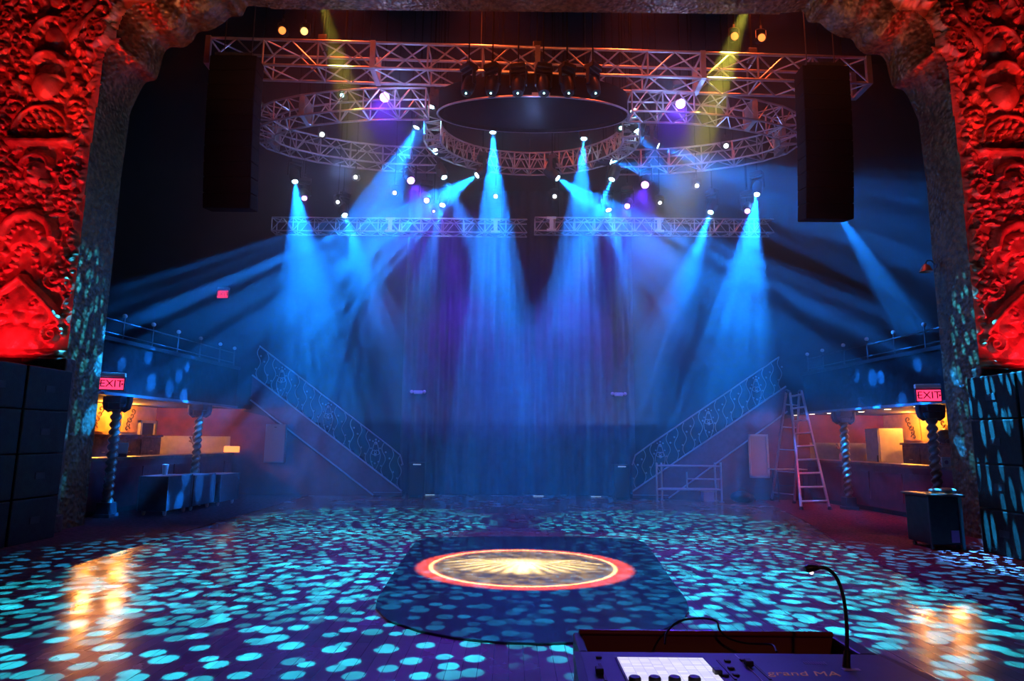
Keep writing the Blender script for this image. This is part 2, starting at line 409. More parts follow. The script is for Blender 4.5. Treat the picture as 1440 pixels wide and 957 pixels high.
def beads(x, z, r, n, br, h, a0=0, a1=PI, ez=1.0):
    for i in range(n):
        a = a0 + (a1 - a0) * i / max(1, n - 1); dome(x + r * math.cos(a), z + r * ez * math.sin(a), br, br, h)
def spiral(x, z, r, sgn=1, w_=.035, h=.09, turns=1.6, ph=0):
    for i in range(26):
        t = i / 25; a = ph + sgn * t * turns * 2 * PI; rad = r * (1 - t * .85); dome(x + rad * math.cos(a), z + rad * math.sin(a), w_ * (1 - .3 * t) * 1.2, w_ * (1 - .3 * t) * 1.2, h)
def bar(x0, x1, z0, z1, h):
    f = np.clip(np.minimum(np.minimum(X - x0, x1 - X), np.minimum(Zg - z0, z1 - Zg)) / .03, 0, 1); put_max(h * f)
def pz(y, x=70): return P(x, y, YF).z
AX = -8.62
rnd = random.Random(3)
def sym(f, dx, *a, **k):
    f(AX - dx, *a, **k); f(AX + dx, *a, **k)
# filler foliage, mirrored about the pier's axis
def filler(n, xa, xb, za, zb, mirror):
    for _ in range(n):
        z = rnd.uniform(za, zb); dx = rnd.uniform(xa, xb); a = rnd.uniform(0, PI); rx = rnd.uniform(.02, .055); rz = rnd.uniform(.04, .10); h = rnd.uniform(.05, .12)
        if mirror: dome(AX - dx, z, rx, rz, h, a); dome(AX + dx, z, rx, rz, h, -a)
        else: dome(dx, z, rx, rz, h, a)
def local(fn):  # stamping on the whole grid is slow: crop
    return fn
_X, _Z, _H = X, Zg, H
def dome(x, z, rx, rz, h, rot=0.0):
    m = max(rx, rz) + RS
    i0 = max(0, int((x - m - RX0) / RS)); i1 = min(nx, int((x + m - RX0) / RS) + 2); j0 = max(0, int((z - m - RZ0) / RS)); j1 = min(nz_, int((z + m - RZ0) / RS) + 2)
    if i0 >= i1 or j0 >= j1: return
    c, s = math.cos(rot), math.sin(rot); dx = X[j0:j1, i0:i1] - x; dz = Zg[j0:j1, i0:i1] - z
    a = (dx * c + dz * s) / rx; b = (-dx * s + dz * c) / rz
    H[j0:j1, i0:i1] = np.maximum(H[j0:j1, i0:i1], h * np.sqrt(np.clip(1 - a * a - b * b, 0, 1)))
filler(650, 0.0, 1.05, 3.5, 10.9, True)
for z in np.arange(3.6, 11, .34):
    sym(spiral, .93, z, .13, 1 if int(z * 3) % 2 else -1, ph=rnd.uniform(0, 6)); sym(dome, .70, z + .17, .05, .05, .10)
# motifs down the axis (heights read from the photograph)
def clear(x, z, rx, rz):
    a = ((X - x) / rx) ** 2 + ((Zg - z) / rz) ** 2
    H[a < 1] = 0.0
for k, yc in enumerate((50, 0)):
    z = pz(yc)
    clear(AX, z, .42, .42); arc(AX, z - .05, .36, .06, .15, 0, PI); beads(AX, z - .05, .27, 7, .04, .1); dome(AX, z - .05, .16, .2, .14); beads(AX, z - .05, .46, 11, .05, .13, -.3, PI + .3)
z = pz(88); clear(AX, z - .25, .40, .50)
arc(AX, z - .14, .26, .07, .2, .25, PI - .25); bar(AX - .34, AX + .34, z - .03, z + .03, .10)
z = pz(120); dome(AX, z - .05, .25, .30, .26); clear(AX, z + .32, .24, .14); bar(AX - .29, AX + .29, z + .08, z + .15, .22)
sym(dome, .56, z, .09, .09, .14); sym(spiral, .55, z - .5, .2)
z = pz(178); clear(AX, z, .48, .40); beads(AX, z - .12, .34, 9, .055, .15, 0, PI); beads(AX, z - .12, .2, 6, .045, .12, 0, PI); arc(AX, z - .14, .5, .05, .12, 0, PI)
z = pz(203); bar(AX - .52, AX + .52, z - .07, z + .07, .20); sym(dome, .5, z + .02, .13, .09, .2)
z = pz(222); clear(AX, z, .5, .17)
z = pz(246); clear(AX, z, .3, .26); dome(AX, z, .2, .25, .2); sym(dome, .08, z + .06, .05, .035, .25); dome(AX, z - .02, .035, .08, .28); dome(AX, z - .13, .1, .04, .24); arc(AX, z + .08, .26, .06, .16, 0, PI); sym(dome, .2, z - .18, .08, .08, .2)
sym(spiral, .62, z - .1, .22, 1, .04, .12)
z = pz(290); beads(AX, z, .3, 9, .06, .14, -.2, PI + .2); sym(spiral, .25, z - .2, .15, -1)
z = pz(322, 55); clear(AX, z - .1, .55, .42); arc(AX, z - .2, .46, .1, .16, 0, PI); dome(AX, z - .2, .38, .3, .12); beads(AX, z - .28, .3, 9, .05, .17, 0, PI)
z = pz(356, 50); clear(AX, z - .05, .3, .2); beads(AX, z - .1, .18, 6, .045, .13, 0, PI)
z = pz(400, 50); clear(AX, z - .35, .78, .62)
for t in np.linspace(0, 1, 26):                                  # big ogee arch
    xx = .74 * (1 - t); zz = z - .62 + .55 * math.sin(t * PI / 2) + .18 * t ** 4; sym(dome, xx, zz, .07, .07, .15)
dome(AX, z - .45, .5, .42, .09); sym(spiral, .28, z - .35, .12, 1, .02, .12); sym(spiral, .55, z + .1, .2, -1)
z = pz(462, 50)
clear(AX, z - .2, .8, .5); dome(AX, z - .22, .5, .32, .11); sym(spiral, .62, z - .1, .2, 1, .035, .10); sym(dome, .35, z + .14, .16, .1, .1, .4); dome(AX, z + .2, .1, .14, .13)
bar(-10.2, -7.2, 2.92, 3.06, .12)
# corner bracket and arch face: bold scrolls and folded leaves
for i in range(40, len(CR), 4):
    p, nn = FRONT[i], NRM[i]
    if p.y < 8.4 or p.x > -4.6: continue
    q = p + nn * .28; spiral(q.x, q.y, .24, 1 if (i // 4) % 2 else -1, .05, .17, 1.4, i)
    q = p + nn * .62; dome(q.x, q.y, .12, .26, .16, math.atan2(nn.y, nn.x))
    q = p + nn * .9; spiral(q.x, q.y, .2, -1, .05, .14, 1.4, i * 2)
for _ in range(330):
    x = rnd.uniform(-7.6, -4.5); z = rnd.uniform(8.4, 11.2)
    dome(x, z, rnd.uniform(.03, .08), rnd.uniform(.06, .14), rnd.uniform(.05, .12), rnd.uniform(0, PI))
# soft undulation
H += .012 * np.sin(X * 23) * np.sin(Zg * 19)
CRn = np.array([(p.x, p.y) for p in FRONT]); NRn = np.array([(p.x, p.y) for p in NRM])
flatX, flatZ = X.ravel(), Zg.ravel(); sd = np.full(flatX.size, 9.0); sel = np.nonzero(flatX > -8.3)[0]
for c0 in range(0, len(sel), 8000):
    ii = sel[c0:c0 + 8000]; dx = flatX[ii, None] - CRn[None, :, 0]; dz = flatZ[ii, None] - CRn[None, :, 1]
    k_ = np.argmin(dx * dx + dz * dz, 1); ar = np.arange(len(ii))
    sd[ii] = dx[ar, k_] * NRn[k_, 0] + dz[ar, k_] * NRn[k_, 1]
sd = sd.reshape(H.shape)
keep = sd > -.035
H *= np.clip((sd + .02) / .12, 0, 1)
def relief_mesh(name, flip):
    xs = MX(X) if flip else X
    co = np.stack([xs, YF - H, Zg], -1).reshape(-1, 3).astype(np.float32)
    idx = np.arange(nx * nz_).reshape(nz_, nx)
    kk = keep[:-1, :-1] & keep[1:, :-1] & keep[:-1, 1:] & keep[1:, 1:]
    a, b, c, d = idx[:-1, :-1][kk], idx[:-1, 1:][kk], idx[1:, 1:][kk], idx[1:, :-1][kk]
    q = np.stack([a, b, c, d] if not flip else [a, d, c, b], -1)
    used = np.unique(q); rem = -np.ones(nx * nz_, np.int64); rem[used] = np.arange(len(used)); q = rem[q]; co = co[used]
    me = bpy.data.meshes.new(name); me.vertices.add(len(co)); me.vertices.foreach_set('co', co.ravel())
    me.loops.add(q.size); me.loops.foreach_set('vertex_index', q.ravel().astype(np.int32)); me.polygons.add(len(q))
    me.polygons.foreach_set('loop_start', np.arange(0, q.size, 4, dtype=np.int32)); me.polygons.foreach_set('loop_total', np.full(len(q), 4, np.int32))
    me.polygons.foreach_set('use_smooth', np.ones(len(q), bool)); me.update(calc_edges=True); me.validate()
    return me
gilt = mat('gilded_plaster', (.62, .42, .26), .34, metal=.25, var=.2, vscale=6, bump=.35, bscale=30)
goldm = mat('gold_filigree', (.16, .095, .045), .34, metal=.45, var=.5, vscale=9, bump=.7, bscale=15, btype='v', bdist=.04)
plinthm = mat('carved_plinth', (.09, .055, .045), .5, var=.4, vscale=9, bump=1.0, bscale=14, btype='v')
for side, flip in (('left', False), ('right', True)):
    f = (lambda x: MX(x)) if flip else (lambda x: x)
    root = struct(thing('wall_proscenium_' + side, None, None))
    me = relief_mesh('carved_face', flip); me.materials.append(gilt); o = bpy.data.objects.new('carved_face', me); COL.objects.link(o); o.parent = root
    # inner moulding and reveal swept from front to rear
    prof = []
    nS = 9
    vs_ = []; fs_ = []
    for i, (p, nn) in enumerate(zip(CR, NRM)):
        wd = band_w(p.y) * (0.35 if p.x > -4.9 else 1)
        for k in range(nS):
            t = k / (nS - 1)
            off = wd * (1 - math.sin(min(1, t * 1.6) * PI / 2)) if t < .65 else wd * .0
            q = p + nn * off
            vs_.append((f(q.x), YF + .0 + (YR - YF) * t, q.y))
        q = p + nn * .5; vs_.append((f(q.x), YR, q.y))
    m_ = nS + 1
    for i in range(len(CR) - 1):
        for k in range(m_ - 1): fs_.append((i * m_ + k, (i + 1) * m_ + k, (i + 1) * m_ + k + 1, i * m_ + k + 1))
    MB().add(vs_, fs_).build('moulding', goldm, root, smooth=True)
    # solid mass behind
    MB().box((f(-14), YF + .02, 0), (f(-8.0), YR - .02, 14)).build('masonry', dark, root)
    MB().box((f(-14), YF + .15, 11.0), (.2, YR, 14)).build('masonry', dark, root)
    # plinth under the carving
    MB().box((f(-14), YF - .10, 0), (f(-8.3), YF + .1, 2.9)).build('plinth', dark, root)
    mb = MB().box((f(-8.32), YF - .22, .0), (f(-7.55), YF + .05, 2.9), bev=.03).box((f(-8.36), YF - .27, 0), (f(-7.5), YF + .1, .3), bev=.03)
    mb.build('plinth', plinthm, root)
# arch lintel face
mb = MB(); n = 160
vs_ = []; fs_ = []
prof = [(.0, 10.25), (-.05, 10.26), (-.10, 10.3), (-.10, 10.36), (-.04, 10.4), (-.04, 10.65), (-.12, 10.7), (-.12, 10.85), (-.02, 10.9), (-.02, 11.3), (.9, 11.3), (.9, 10.25)]
for x in (-5.0, 5.4): vs_ += [(x, YF + a, z) for a, z in prof]
k = len(prof); fs_ = [(i, (i + 1) % k, k + (i + 1) % k, k + i) for i in range(k)] + [tuple(range(k)), tuple(range(k, 2 * k))[::-1]]
struct(MB().add(vs_, fs_).build('wall_arch', goldm))

# ------------------------------------------------------------------ haze
MXZ = Matrix(((1, 0, 0, 0), (0, 0, 1, 0), (0, 1, 0, 0), (0, 0, 0, 1)))
HZ = [(.03, 2.0, .014, 'lowest layer above the dance floor'), (2.0, 4.2, .021, 'layer at balcony height'), (4.2, 5.4, .029, 'layer just above the balconies'), (5.4, 6.6, .038, 'layer below the rear truss'), (6.6, 9.9, .047, 'thickest layer up among the trusses'), (9.9, 13.5, .012, 'thin layer above the front truss')]  # density stepped by height so the beams fade lower down
for z0, z1, dn, lb in HZ:
    xl, xr2 = (-13.9, 13.9) if z0 >= 4.2 else (-7.95, 8.4)
    hz = MB().prism([(xl, z0 + .001), (xr2, z0 + .001), (xr2, z1), (xl, z1)], 12.0, YB - .28, MXZ)
    hm = bpy.data.materials.new('stage_haze'); hm.use_nodes = True; nt = hm.node_tree; nt.nodes.clear()
    oo = nt.nodes.new('ShaderNodeOutputMaterial'); vsn = nt.nodes.new('ShaderNodeVolumeScatter'); vsn.inputs['Density'].default_value = dn; vsn.inputs['Anisotropy'].default_value = 0.25
    vsn.inputs['Color'].default_value = (1, 1, 1, 1); nt.links.new(vsn.outputs[0], oo.inputs['Volume'])
    tag(hz.build('haze', hm), 'thin stage haze beyond the arch, ' + lb, 'haze', kind='stuff')

# ------------------------------------------------------------------ trusses
alu = mat('truss_aluminium', (.62, .62, .66), .38, metal=.75, var=.12, vscale=5)
steel = mat('dark_steel', (.09, .09, .10), .45, metal=.6, var=.2)
flatblack = mat('flat_black_pipe', (.01, .01, .01), .9, spec=.1)
black = mat('black_housing', (.022, .022, .026), .42, var=.3, vscale=10)
def truss(root, pts, h, wd, bay, closed=False, r=.028, rl=.016, plates=()):
    "box truss: pts = centre line of the bottom, height h, width wd"
    pts = [Vector(p) for p in pts]; k = len(pts)
    side = []
    for i in range(k):
        t = (pts[(i + 1) % k] - pts[i - 1]) if closed else pts[min(i + 1, k - 1)] - pts[max(0, i - 1)]
        t.z = 0; t.normalize(); side.append(Vector((-t.y, t.x, 0)))
    up = Vector((0, 0, h)); ch = [[p + s * (wd / 2) * a + up * b for p, s in zip(pts, side)] for a, b in ((-1, 0), (1, 0), (1, 1), (-1, 1))]
    for c in ch: MB().path(c, r, 8, closed).build('chord', alu, root, smooth=True)
    mb = MB(); K = k if closed else k - 1
    for i in range(K):
        j = (i + 1) % k
        for a, b in ((0, 3), (1, 2), (0, 1), (3, 2)):     # each of the four faces: a W of braces
            A, B = ch[a], ch[b]; n = max(1, round((A[j] - A[i]).length / bay))
            for q in range(n):
                p0, p1 = A[i].lerp(A[j], q / n), A[i].lerp(A[j], (q + 1) / n); t0, t1 = B[i].lerp(B[j], q / n), B[i].lerp(B[j], (q + 1) / n)
                mb.tube(p0, (t0 + t1) / 2, rl, 6).tube(p1, (t0 + t1) / 2, rl, 6).tube(p0, t0, rl * 1.2, 6)
        mb.tube(ch[0][i], ch[1][i], rl, 6)
    mb.build('lattice', alu, root)
    return ch
TX0, TX1 = -6.75, 7.75
root = thing('front_truss', 'long straight box truss nearest the arch, edges glowing red', 'truss', (0, 0, 0))
npt = 13
z0, z1 = 9.70, 9.38
pts = [(TX0 + (TX1 - TX0) * i / (npt - 1), 13.25, z0 + (z1 - z0) * i / (npt - 1)) for i in range(npt)]
ch = truss(root, pts, .60, .62, 1.22, r=.034, rl=.019)
for i in (0, 3, 6, 9, 12):
    x, y, z = pts[i]
    MB().box((x - .055, y - .36, z - .03), (x + .055, y - .27, z + .63)).box((x - .055, y + .27, z - .03), (x + .055, y + .36, z + .63)).box((x - .055, y - .3, z - .035), (x + .055, y + .3, z + .02)).build('joint_plate', alu, root)
for i, x in ((2, 0), (6, 0), (10, 0)):      # hoist motor and chain
    x, y, z = pts[i]
    hr = thing('chain_hoist', ['chain hoist above the left third of the front truss', 'chain hoist with red-lit hook above the middle of the front truss', 'chain hoist above the right third of the front truss'][(i - 2) // 4], 'hoist', (x, y, z + .6))
    MB().box((-.1, -.09, .03), (.1, .09, .32), bev=.02).build('motor', steel, hr)
    MB().tube((0, 0, .3), (0, 0, 14 - z - .62), .012, 6).build('chain', flatblack, hr)
    MB().path([(-.05, 0, .03), (-.06, 0, -.02), (0, 0, -.06), (.06, 0, -.02), (.05, 0, .03)], .015, 6).build('hook', steel, hr)
# drops hold it visibly: two wings and a round truss
def hang(root, pts, z):
    for x, y in pts: MB().tube((x, y, z), (x, y, 14), .01, 6).build('hanging_cable', flatblack, root)
def spl(keys, n):
    "catmull-rom through keys"
    out = []; K = [Vector(k) for k in keys]; K = [K[0] * 2 - K[1]] + K + [K[-1] * 2 - K[-2]]
    for i in range(1, len(K) - 2):
        for q in range(n):
            t = q / n; a, b, c, d = K[i - 1:i + 3]
            out.append(.5 * ((2 * b) + (c - a) * t + (2 * a - 5 * b + 4 * c - d) * t * t + (3 * b - a - 3 * c + d) * t ** 3))
    return out + [K[-2]]
WING = [(-2.0, 13.7, 8.95), (-3.4, 13.75, 8.95), (-4.9, 14.05, 8.95), (-6.05, 14.6, 8.95), (-6.15, 15.4, 8.95), (-5.2, 16.1, 8.95), (-3.6, 16.6, 8.95), (-2.05, 16.7, 8.95)]
for side in ('left', 'right'):
    root = thing('wing_truss', 'curved aluminium truss wing to the %s of the round truss' % side, 'truss')
    k = [(x if side == 'left' else MX(x) + .25, y, z) for x, y, z in WING]
    pl = spl(k, 2)
    truss(root, pl, .5, .5, .62, r=.025, rl=.016)
    hang(root, [(k[1][0], k[1][1]), (k[5][0], k[5][1])], 9.45)
    for i in (4, 8): 
        p = pl[i]; MB().box((p.x - .05, p.y - .27, p.z - .02), (p.x + .05, p.y + .27, p.z + .52)).build('joint_plate', alu, root)
RC = Vector((.42, 14.55, 8.72))
root = thing('round_truss', 'curved horseshoe truss behind the black oval canopy', 'truss')
pts = [(RC.x + 2.4 * math.cos(a), RC.y + 1.75 * math.sin(a), RC.z) for a in [-.2 + (PI + .4) * i / 20 for i in range(21)]]
truss(root, pts, .45, .4, .5, closed=False, r=.024, rl=.015)
hang(root, [(RC.x - 2.3, RC.y + .4), (RC.x + 2.3, RC.y + .4), (RC.x, RC.y + 1.75)], 9.2)
root = thing('oval_canopy', 'black oval canopy hung in front of the horseshoe truss', 'canopy', (RC.x, 13.55, 8.86))
prof = [(.02, 0.06), (1.75, 0.06), (1.8, 0.0), (1.86, 0), (1.88, .05), (1.88, .5), (1.8, .55), (.02, .55)]
o = MB().lathe(prof, 48, Matrix.Diagonal((1.14, .43, 1, 1))).build('drum', flatblack, root, smooth=True)
MB().path([(1.9 * 1.14 * math.cos(a), 1.9 * .43 * math.sin(a), .02) for a in [2 * PI * i / 48 for i in range(48)]], .022, 6, True).build('rim', alu, root, smooth=True)
MB().box((-.05, -.84, .02), (.34, -.81, .09)).build('name_plate', mat('pale_plate', (.6, .6, .62), .5), root)
for x in (-1.2, 1.2): MB().tube((x, 0, .5), (x, 0, 14 - 8.86), .01, 6).build('hanging_cable', steel, root)
# rear truss in two runs
for nm, pa, pb, pl in (('left', 385, 741, (550, 697)), ('right', 752, 1085, (775, 925))):
    root = thing('rear_truss', 'low rear truss, %s run, pale in the blue beams' % nm, 'truss')
    a = P(pa, 327, 17.2); b = P(pb, 330, 17.2); a.z -= 0; 
    n = 7; pts = [a.lerp(b, i / (n - 1)) for i in range(n)]
    truss(root, pts, .38, .38, .5, r=.022, rl=.013)
    for px in pl:
        t = (px - pa) / (pb - pa); p = a.lerp(b, t)
        MB().box((p.x - .13, p.y - .21, p.z - .02), (p.x + .13, p.y - .17, p.z + .05)).box((p.x - .13, p.y - .21, p.z + .33), (p.x + .13, p.y - .17, p.z + .4)).box((p.x - .055, p.y - .215, p.z), (p.x + .055, p.y - .165, p.z + .38)).build('joint_plate', mat('bright_plate', (.85, .87, .9), .3, metal=.2), root)
    hang(root, [(a.lerp(b, .1).x, 17.2), (a.lerp(b, .9).x, 17.2)], a.z + .38)

# ------------------------------------------------------------------ stage lamps
LENS = {k: mat('lens_' + k, (.1, .1, .1), .2, emit=c, es=e) for k, c, e in
        (('cyan', (.45, .85, 1.0), 40), ('purple', (.55, .22, 1.0), 30), ('pink', (.95, .35, 1.0), 6), ('white', (.85, .93, 1.0), 5), ('teal', (.4, .95, 1.0), 5), ('orange', (1.0, .22, .04), 2.2), ('amber', (1.0, .5, .15), 2.5))}
MESH = {}
def mesh_of(key, fn):
    if key not in MESH: o = fn(); MESH[key] = o.data; bpy.data.objects.remove(o)
    return MESH[key]
def inst(key, fn, name, parent):
    o = bpy.data.objects.new(name, mesh_of(key, fn)); COL.objects.link(o); o.parent = parent; return o
def mh_base():  return MB().box((-.16, -.13, -.12), (.16, .13, 0), bev=.02).build('b', black)
def mh_clamp(): return MB().box((-.04, -.03, 0), (.04, .03, .05)).path([(0, -.045, .05), (0, -.05, .09), (0, 0, .135), (0, .05, .09), (0, .045, .05)], .014, 6).build('c', steel)
def mh_yoke():  return MB().box((-.19, -.05, -.17), (.19, .05, -.12), bev=.01).box((-.19, -.045, -.48), (-.155, .045, -.15), bev=.01).box((.155, -.045, -.48), (.19, .045, -.15), bev=.01).build('y', black)
def mh_head():  return MB().lathe([(.05, -.22), (.12, -.2), (.14, -.1), (.145, .05), (.12, .16), (.115, .2), (.095, .2), (.09, .185)], 20).build('h', black, smooth=True)
def mh_lens(r):
    return lambda: MB().lathe([(.001, -.0), (r, -.0), (r, .012), (r * .8, .022), (.001, .028)], 18).build('l', LENS['cyan'], smooth=True)
def pc_body():  return MB().lathe([(.05, -.2), (.085, -.18), (.1, -.02), (.105, .06), (.098, .06), (.09, .0)], 18).build('b', black, smooth=True)
def pc_yoke():  return MB().path([(-.12, 0, 0), (-.12, 0, .2), (-.06, 0, .23), (.06, 0, .23), (.12, 0, .2), (.12, 0, 0)], .01, 6).box((-.02, -.02, .23), (.02, .02, .31)).build('y', steel)
def lens_obj(kind, r, parent, z, key):
    o = inst('lens%s%.3f%s' % (kind, r, key), mh_lens(r), 'lens', parent); o.location = (0, 0, z)
    me = o.data
    if me.materials[0] is not LENS[kind]: me.materials.clear(); me.materials.append(LENS[kind])
    return o
def moving_head(p, d, kind, label, lr=.085, drop=None, group=None, drop_to=None):
    "p = lens point, d = direction of the beam"
    d = Vector(d).normalized(); c = Vector(p) - d * .21; top = c + Vector((0, 0, .48))
    r = thing('moving_head_light', label, 'stage light', top, math.atan2(d.y, d.x) + PI / 2, group)
    inst('mhb', mh_base, 'base', r); inst('mhc', mh_clamp, 'clamp', r); inst('mhy', mh_yoke, 'yoke', r)
    h = inst('mhh', mh_head, 'head', r); h.location = (0, 0, -.48)
    dl = Matrix.Rotation(-r.rotation_euler.z, 3, 'Z') @ d
    h.rotation_euler = dl.to_track_quat('Z', 'Y').to_euler()
    lens_obj(kind, lr, h, .185, 'm')
    if drop_to: MB().tube((0, 0, .05), (0, 0, drop_to - top.z), .016, 8).build('drop_pipe', flatblack, r)
    return r
def par(p, d, kind, label, lr=.08, drop_to=None, group=None):
    d = Vector(d).normalized(); c = Vector(p) - d * .03; top = c + Vector((0, 0, .31))
    r = thing('par_can', label, 'stage light', top, math.atan2(d.y, d.x) + PI / 2, group)
    y = inst('pcy', pc_yoke, 'yoke', r); y.location = (0, 0, -.31)
    h = inst('pcb', pc_body, 'body', r); h.location = (0, 0, -.31)
    dl = Matrix.Rotation(-r.rotation_euler.z, 3, 'Z') @ d
    h.rotation_euler = dl.to_track_quat('Z', 'Y').to_euler()
    lens_obj(kind, lr, h, .03, 'p')
    if drop_to: MB().tube((0, 0, 0), (0, 0, drop_to - top.z), .014, 8).build('drop_pipe', flatblack, r)
    return r
TOPZ = 14.0
# name, lens pixel, distance, target pixel, target distance, half angle, power, colour, gobo scale, label
BEAMS = [
 ((415, 256), 16.6, (455, 640), 17.6, 13.5, 12000, CYAN, 'cyan', 'leftmost hanging moving light, blue beam straight down on the left'),
 ((485, 303), 17.0, (600, 650), 18.6, 12, 10000, CYAN, 'cyan', 'hanging moving light just above left end of rear truss, beam leaning right'),
 ((606, 151), 14.2, (540, 330), 15.5, 10, 3500, CYAN, 'cyan', 'moving light left of the oval canopy, blue beam leaning left'),
 ((585, 180), 14.6, (470, 420), 16.5, 17, 14000, CYAN, 'cyan', 'moving light below and left of its neighbour, wide beam to lower left'),
 ((612, 213), 15.2, (520, 216), 15.0, 9, 900, CYAN, 'cyan', 'moving light left of the round truss shining sideways to the left'),
 ((670, 247), 15.8, (450, 390), 17.0, 17, 19000, CYAN, 'cyan', 'bright moving light under the round truss fanning to lower left'),
 ((693, 187), 14.8, (700, 640), 18.6, 13.5, 19000, CYAN, 'cyan', 'moving light under the canopy with a broad blue beam straight down'),
 ((821, 196), 15.2, (800, 560), 18.2, 12.5, 12000, CYAN, 'cyan', 'moving light below right side of the canopy, blue beam straight down'),
 ((891, 156), 14.2, (960, 330), 15.6, 12, 3800, CYAN, 'cyan', 'topmost moving light right of the canopy, blue beam leaning right'),
 ((896, 184), 14.6, (1010, 370), 16.4, 15, 5000, CYAN, 'cyan', 'moving light just below the topmost one right of the canopy'),
 ((926, 205), 15.0, (1240, 330), 15.8, 15, 5500, CYAN, 'cyan', 'moving light at the inner end of right truss wing, beam across to right'),
 ((860, 227), 15.6, (1130, 290), 15.8, 16, 8000, CYAN, 'cyan', 'moving light right of the round truss fanning sideways to the right'),
 ((785, 251), 15.8, (1000, 410), 17.0, 17, 19000, CYAN, 'cyan', 'bright moving light under the round truss fanning to lower right'),
 ((860, 253), 16.0, (740, 560), 18.4, 12, 6500, CYAN, 'cyan', 'moving light right of bright fan light, beam leaning to lower left'),
 ((856, 296), 17.0, (940, 620), 18.6, 9, 5500, CYAN, 'cyan', 'moving light over right run of rear truss, narrow beam leaning right'),
 ((999, 299), 17.0, (880, 640), 18.4, 11, 11000, CYAN, 'cyan', 'moving light over right end of rear truss, beam leaning left'),
 ((1064, 274), 16.6, (1010, 640), 17.6, 13.8, 14000, CYAN, 'cyan', 'moving light right of the rear truss, wide blue beam straight down'),
 ((1170, 287), 15.6, (1290, 470), 16.2, 9, 6500, CYAN, 'cyan', 'rightmost hanging moving light, lone blue beam to lower right'),
 ((622, 289), 17.0, (560, 560), 18.4, 9, 3500, CYAN, 'cyan', 'small moving light over left run of rear truss, beam leaning left'),
 ((625, 250), 16.4, (760, 540), 18.4, 11, 4500, CYAN, 'cyan', 'small moving light left of bright fan light, beam leaning right'),
]
for i, (pp, Y, tp, TY, half, pw, colr, kind, lab) in enumerate(BEAMS):
    TY = 14.8 if half > 14 else (TY - 3.2 if TY > 17.5 else TY - 1.2)
    p = P(*pp, Y); t = P(*tp, TY); d = (t - p).normalized()
    moving_head(p, d, kind, lab, .068, drop_to=TOPZ)
    o = spot('beam', p + d * .03, t, half * .88, pw * 9, colr, .2, .03)
    gobo_dots(o.data, 14 if half > 14 else 17, .22, .15, .95, .03, i * 1.37, math.tan(math.radians(half * .88)) * (1 if half < 14 else .4))
# purple heads
for i, (pp, Y, tp, TY, half, pw, colr, kind, r, lab) in enumerate([
 ((541, 137), 13.9, (560, 330), 15.0, 20, 1500, PURP, 'purple', .14, 'large violet moving light under the front truss, left of the canopy'),
 ((957, 146), 13.9, (930, 330), 15.0, 16, 1500, PURP, 'purple', .14, 'large violet moving light under the front truss, right of the canopy'),
 ((578, 254), 16.4, (660, 430), 18.6, 20, 1500, PURP, 'purple', .10, 'violet moving light low under the left truss wing'),
 ((907, 260), 16.4, (860, 440), 18.6, 20, 1500, PURP, 'purple', .10, 'violet moving light low under the right truss wing'),
 ((428, 279), 16.8, (450, 560), 17.6, 10, 300, PURP, 'pink', .07, 'small pink-lensed light beside the leftmost blue beam'),
 ((600, 282), 16.8, (640, 420), 18.6, 18, 500, PURP, 'pink', .07, 'small pink-lensed light above the left rear truss'),
 ((882, 290), 16.8, (850, 420), 18.6, 18, 500, PURP, 'pink', .07, 'small pink-lensed light above the right rear truss'),
 ((1051, 297), 16.6, (1030, 520), 17.6, 10, 300, PURP, 'pink', .07, 'small pink-lensed light beside right rear blue beam')]):
    p = P(*pp, Y); t = P(*tp, TY - 6); d = (t - p).normalized()
    mh_ = moving_head(p, d, kind, lab, r if r < .11 else .115, drop_to=TOPZ)
    spot('violet_beam', p + d * .06, t, half, pw, colr, .7, .05)
# white par cans: they glow, pointing towards the stage
FR = Vector((0, -1, -.35))
for pp, Y, kind, r, lab in [
 ((364, 147), 14.5, 'white', .07, 'small white lamp at the outer end of left truss wing'),
 ((481, 134), 13.6, 'teal', .06, 'small teal lamp beneath the left part of front truss'),
 ((453, 189), 15.8, 'white', .08, 'white lamp at the back of the left truss wing'),
 ((500, 249), 16.5, 'white', .07, 'white lamp hung below the left wing, left of violet one'),
 ((555, 271), 16.7, 'white', .07, 'white lamp low beside the left violet light'),
 ((697, 276), 16.7, 'white', .07, 'white lamp below the round truss, left of centre'),
 ((780, 276), 16.7, 'white', .07, 'white lamp below the round truss, right of centre'),
 ((706, 141), 13.9, 'teal', .09, 'teal-white lamp on the canopy rim, left of centre'),
 ((792, 141), 13.9, 'teal', .09, 'teal-white lamp on the canopy rim, right of centre'),
 ((873, 180), 14.5, 'teal', .06, 'small teal lamp beside the right side of canopy'),
 ((1021, 205), 15.8, 'white', .08, 'white lamp at the back of the right truss wing'),
 ((980, 261), 16.6, 'white', .07, 'white lamp hung below the right truss wing'),
 ((928, 285), 16.7, 'white', .06, 'faint white lamp low below right violet light'),
 ((475, 284), 16.4, 'white', .06, 'small white lamp hung left of the slanting blue beam'),
 ((1189, 142), 13.8, 'white', .04, 'tiny white lamp beside the right speaker column'),
 ((610, 297), 17.0, 'pink', .04, 'tiny pink lamp just above the left rear truss')]:
    p = P(*pp, Y); par(p, FR, kind, lab, r * .75, drop_to=TOPZ)
for pp, kind, lab in [((428, 44), 'amber', 'amber-lensed lamp above the left part of front truss'), ((397, 43), 'orange', 'dim orange lamp left of the amber lamp above front truss'),
                      ((1033, 51), 'orange', 'orange-lensed lamp above the right part of front truss'), ((1071, 53), 'orange', 'dim orange lamp right of its brighter neighbour above front truss')]:
    p = P(*pp, 13.6); par(p, (0, -1, -.3), kind, lab, .085, drop_to=TOPZ)
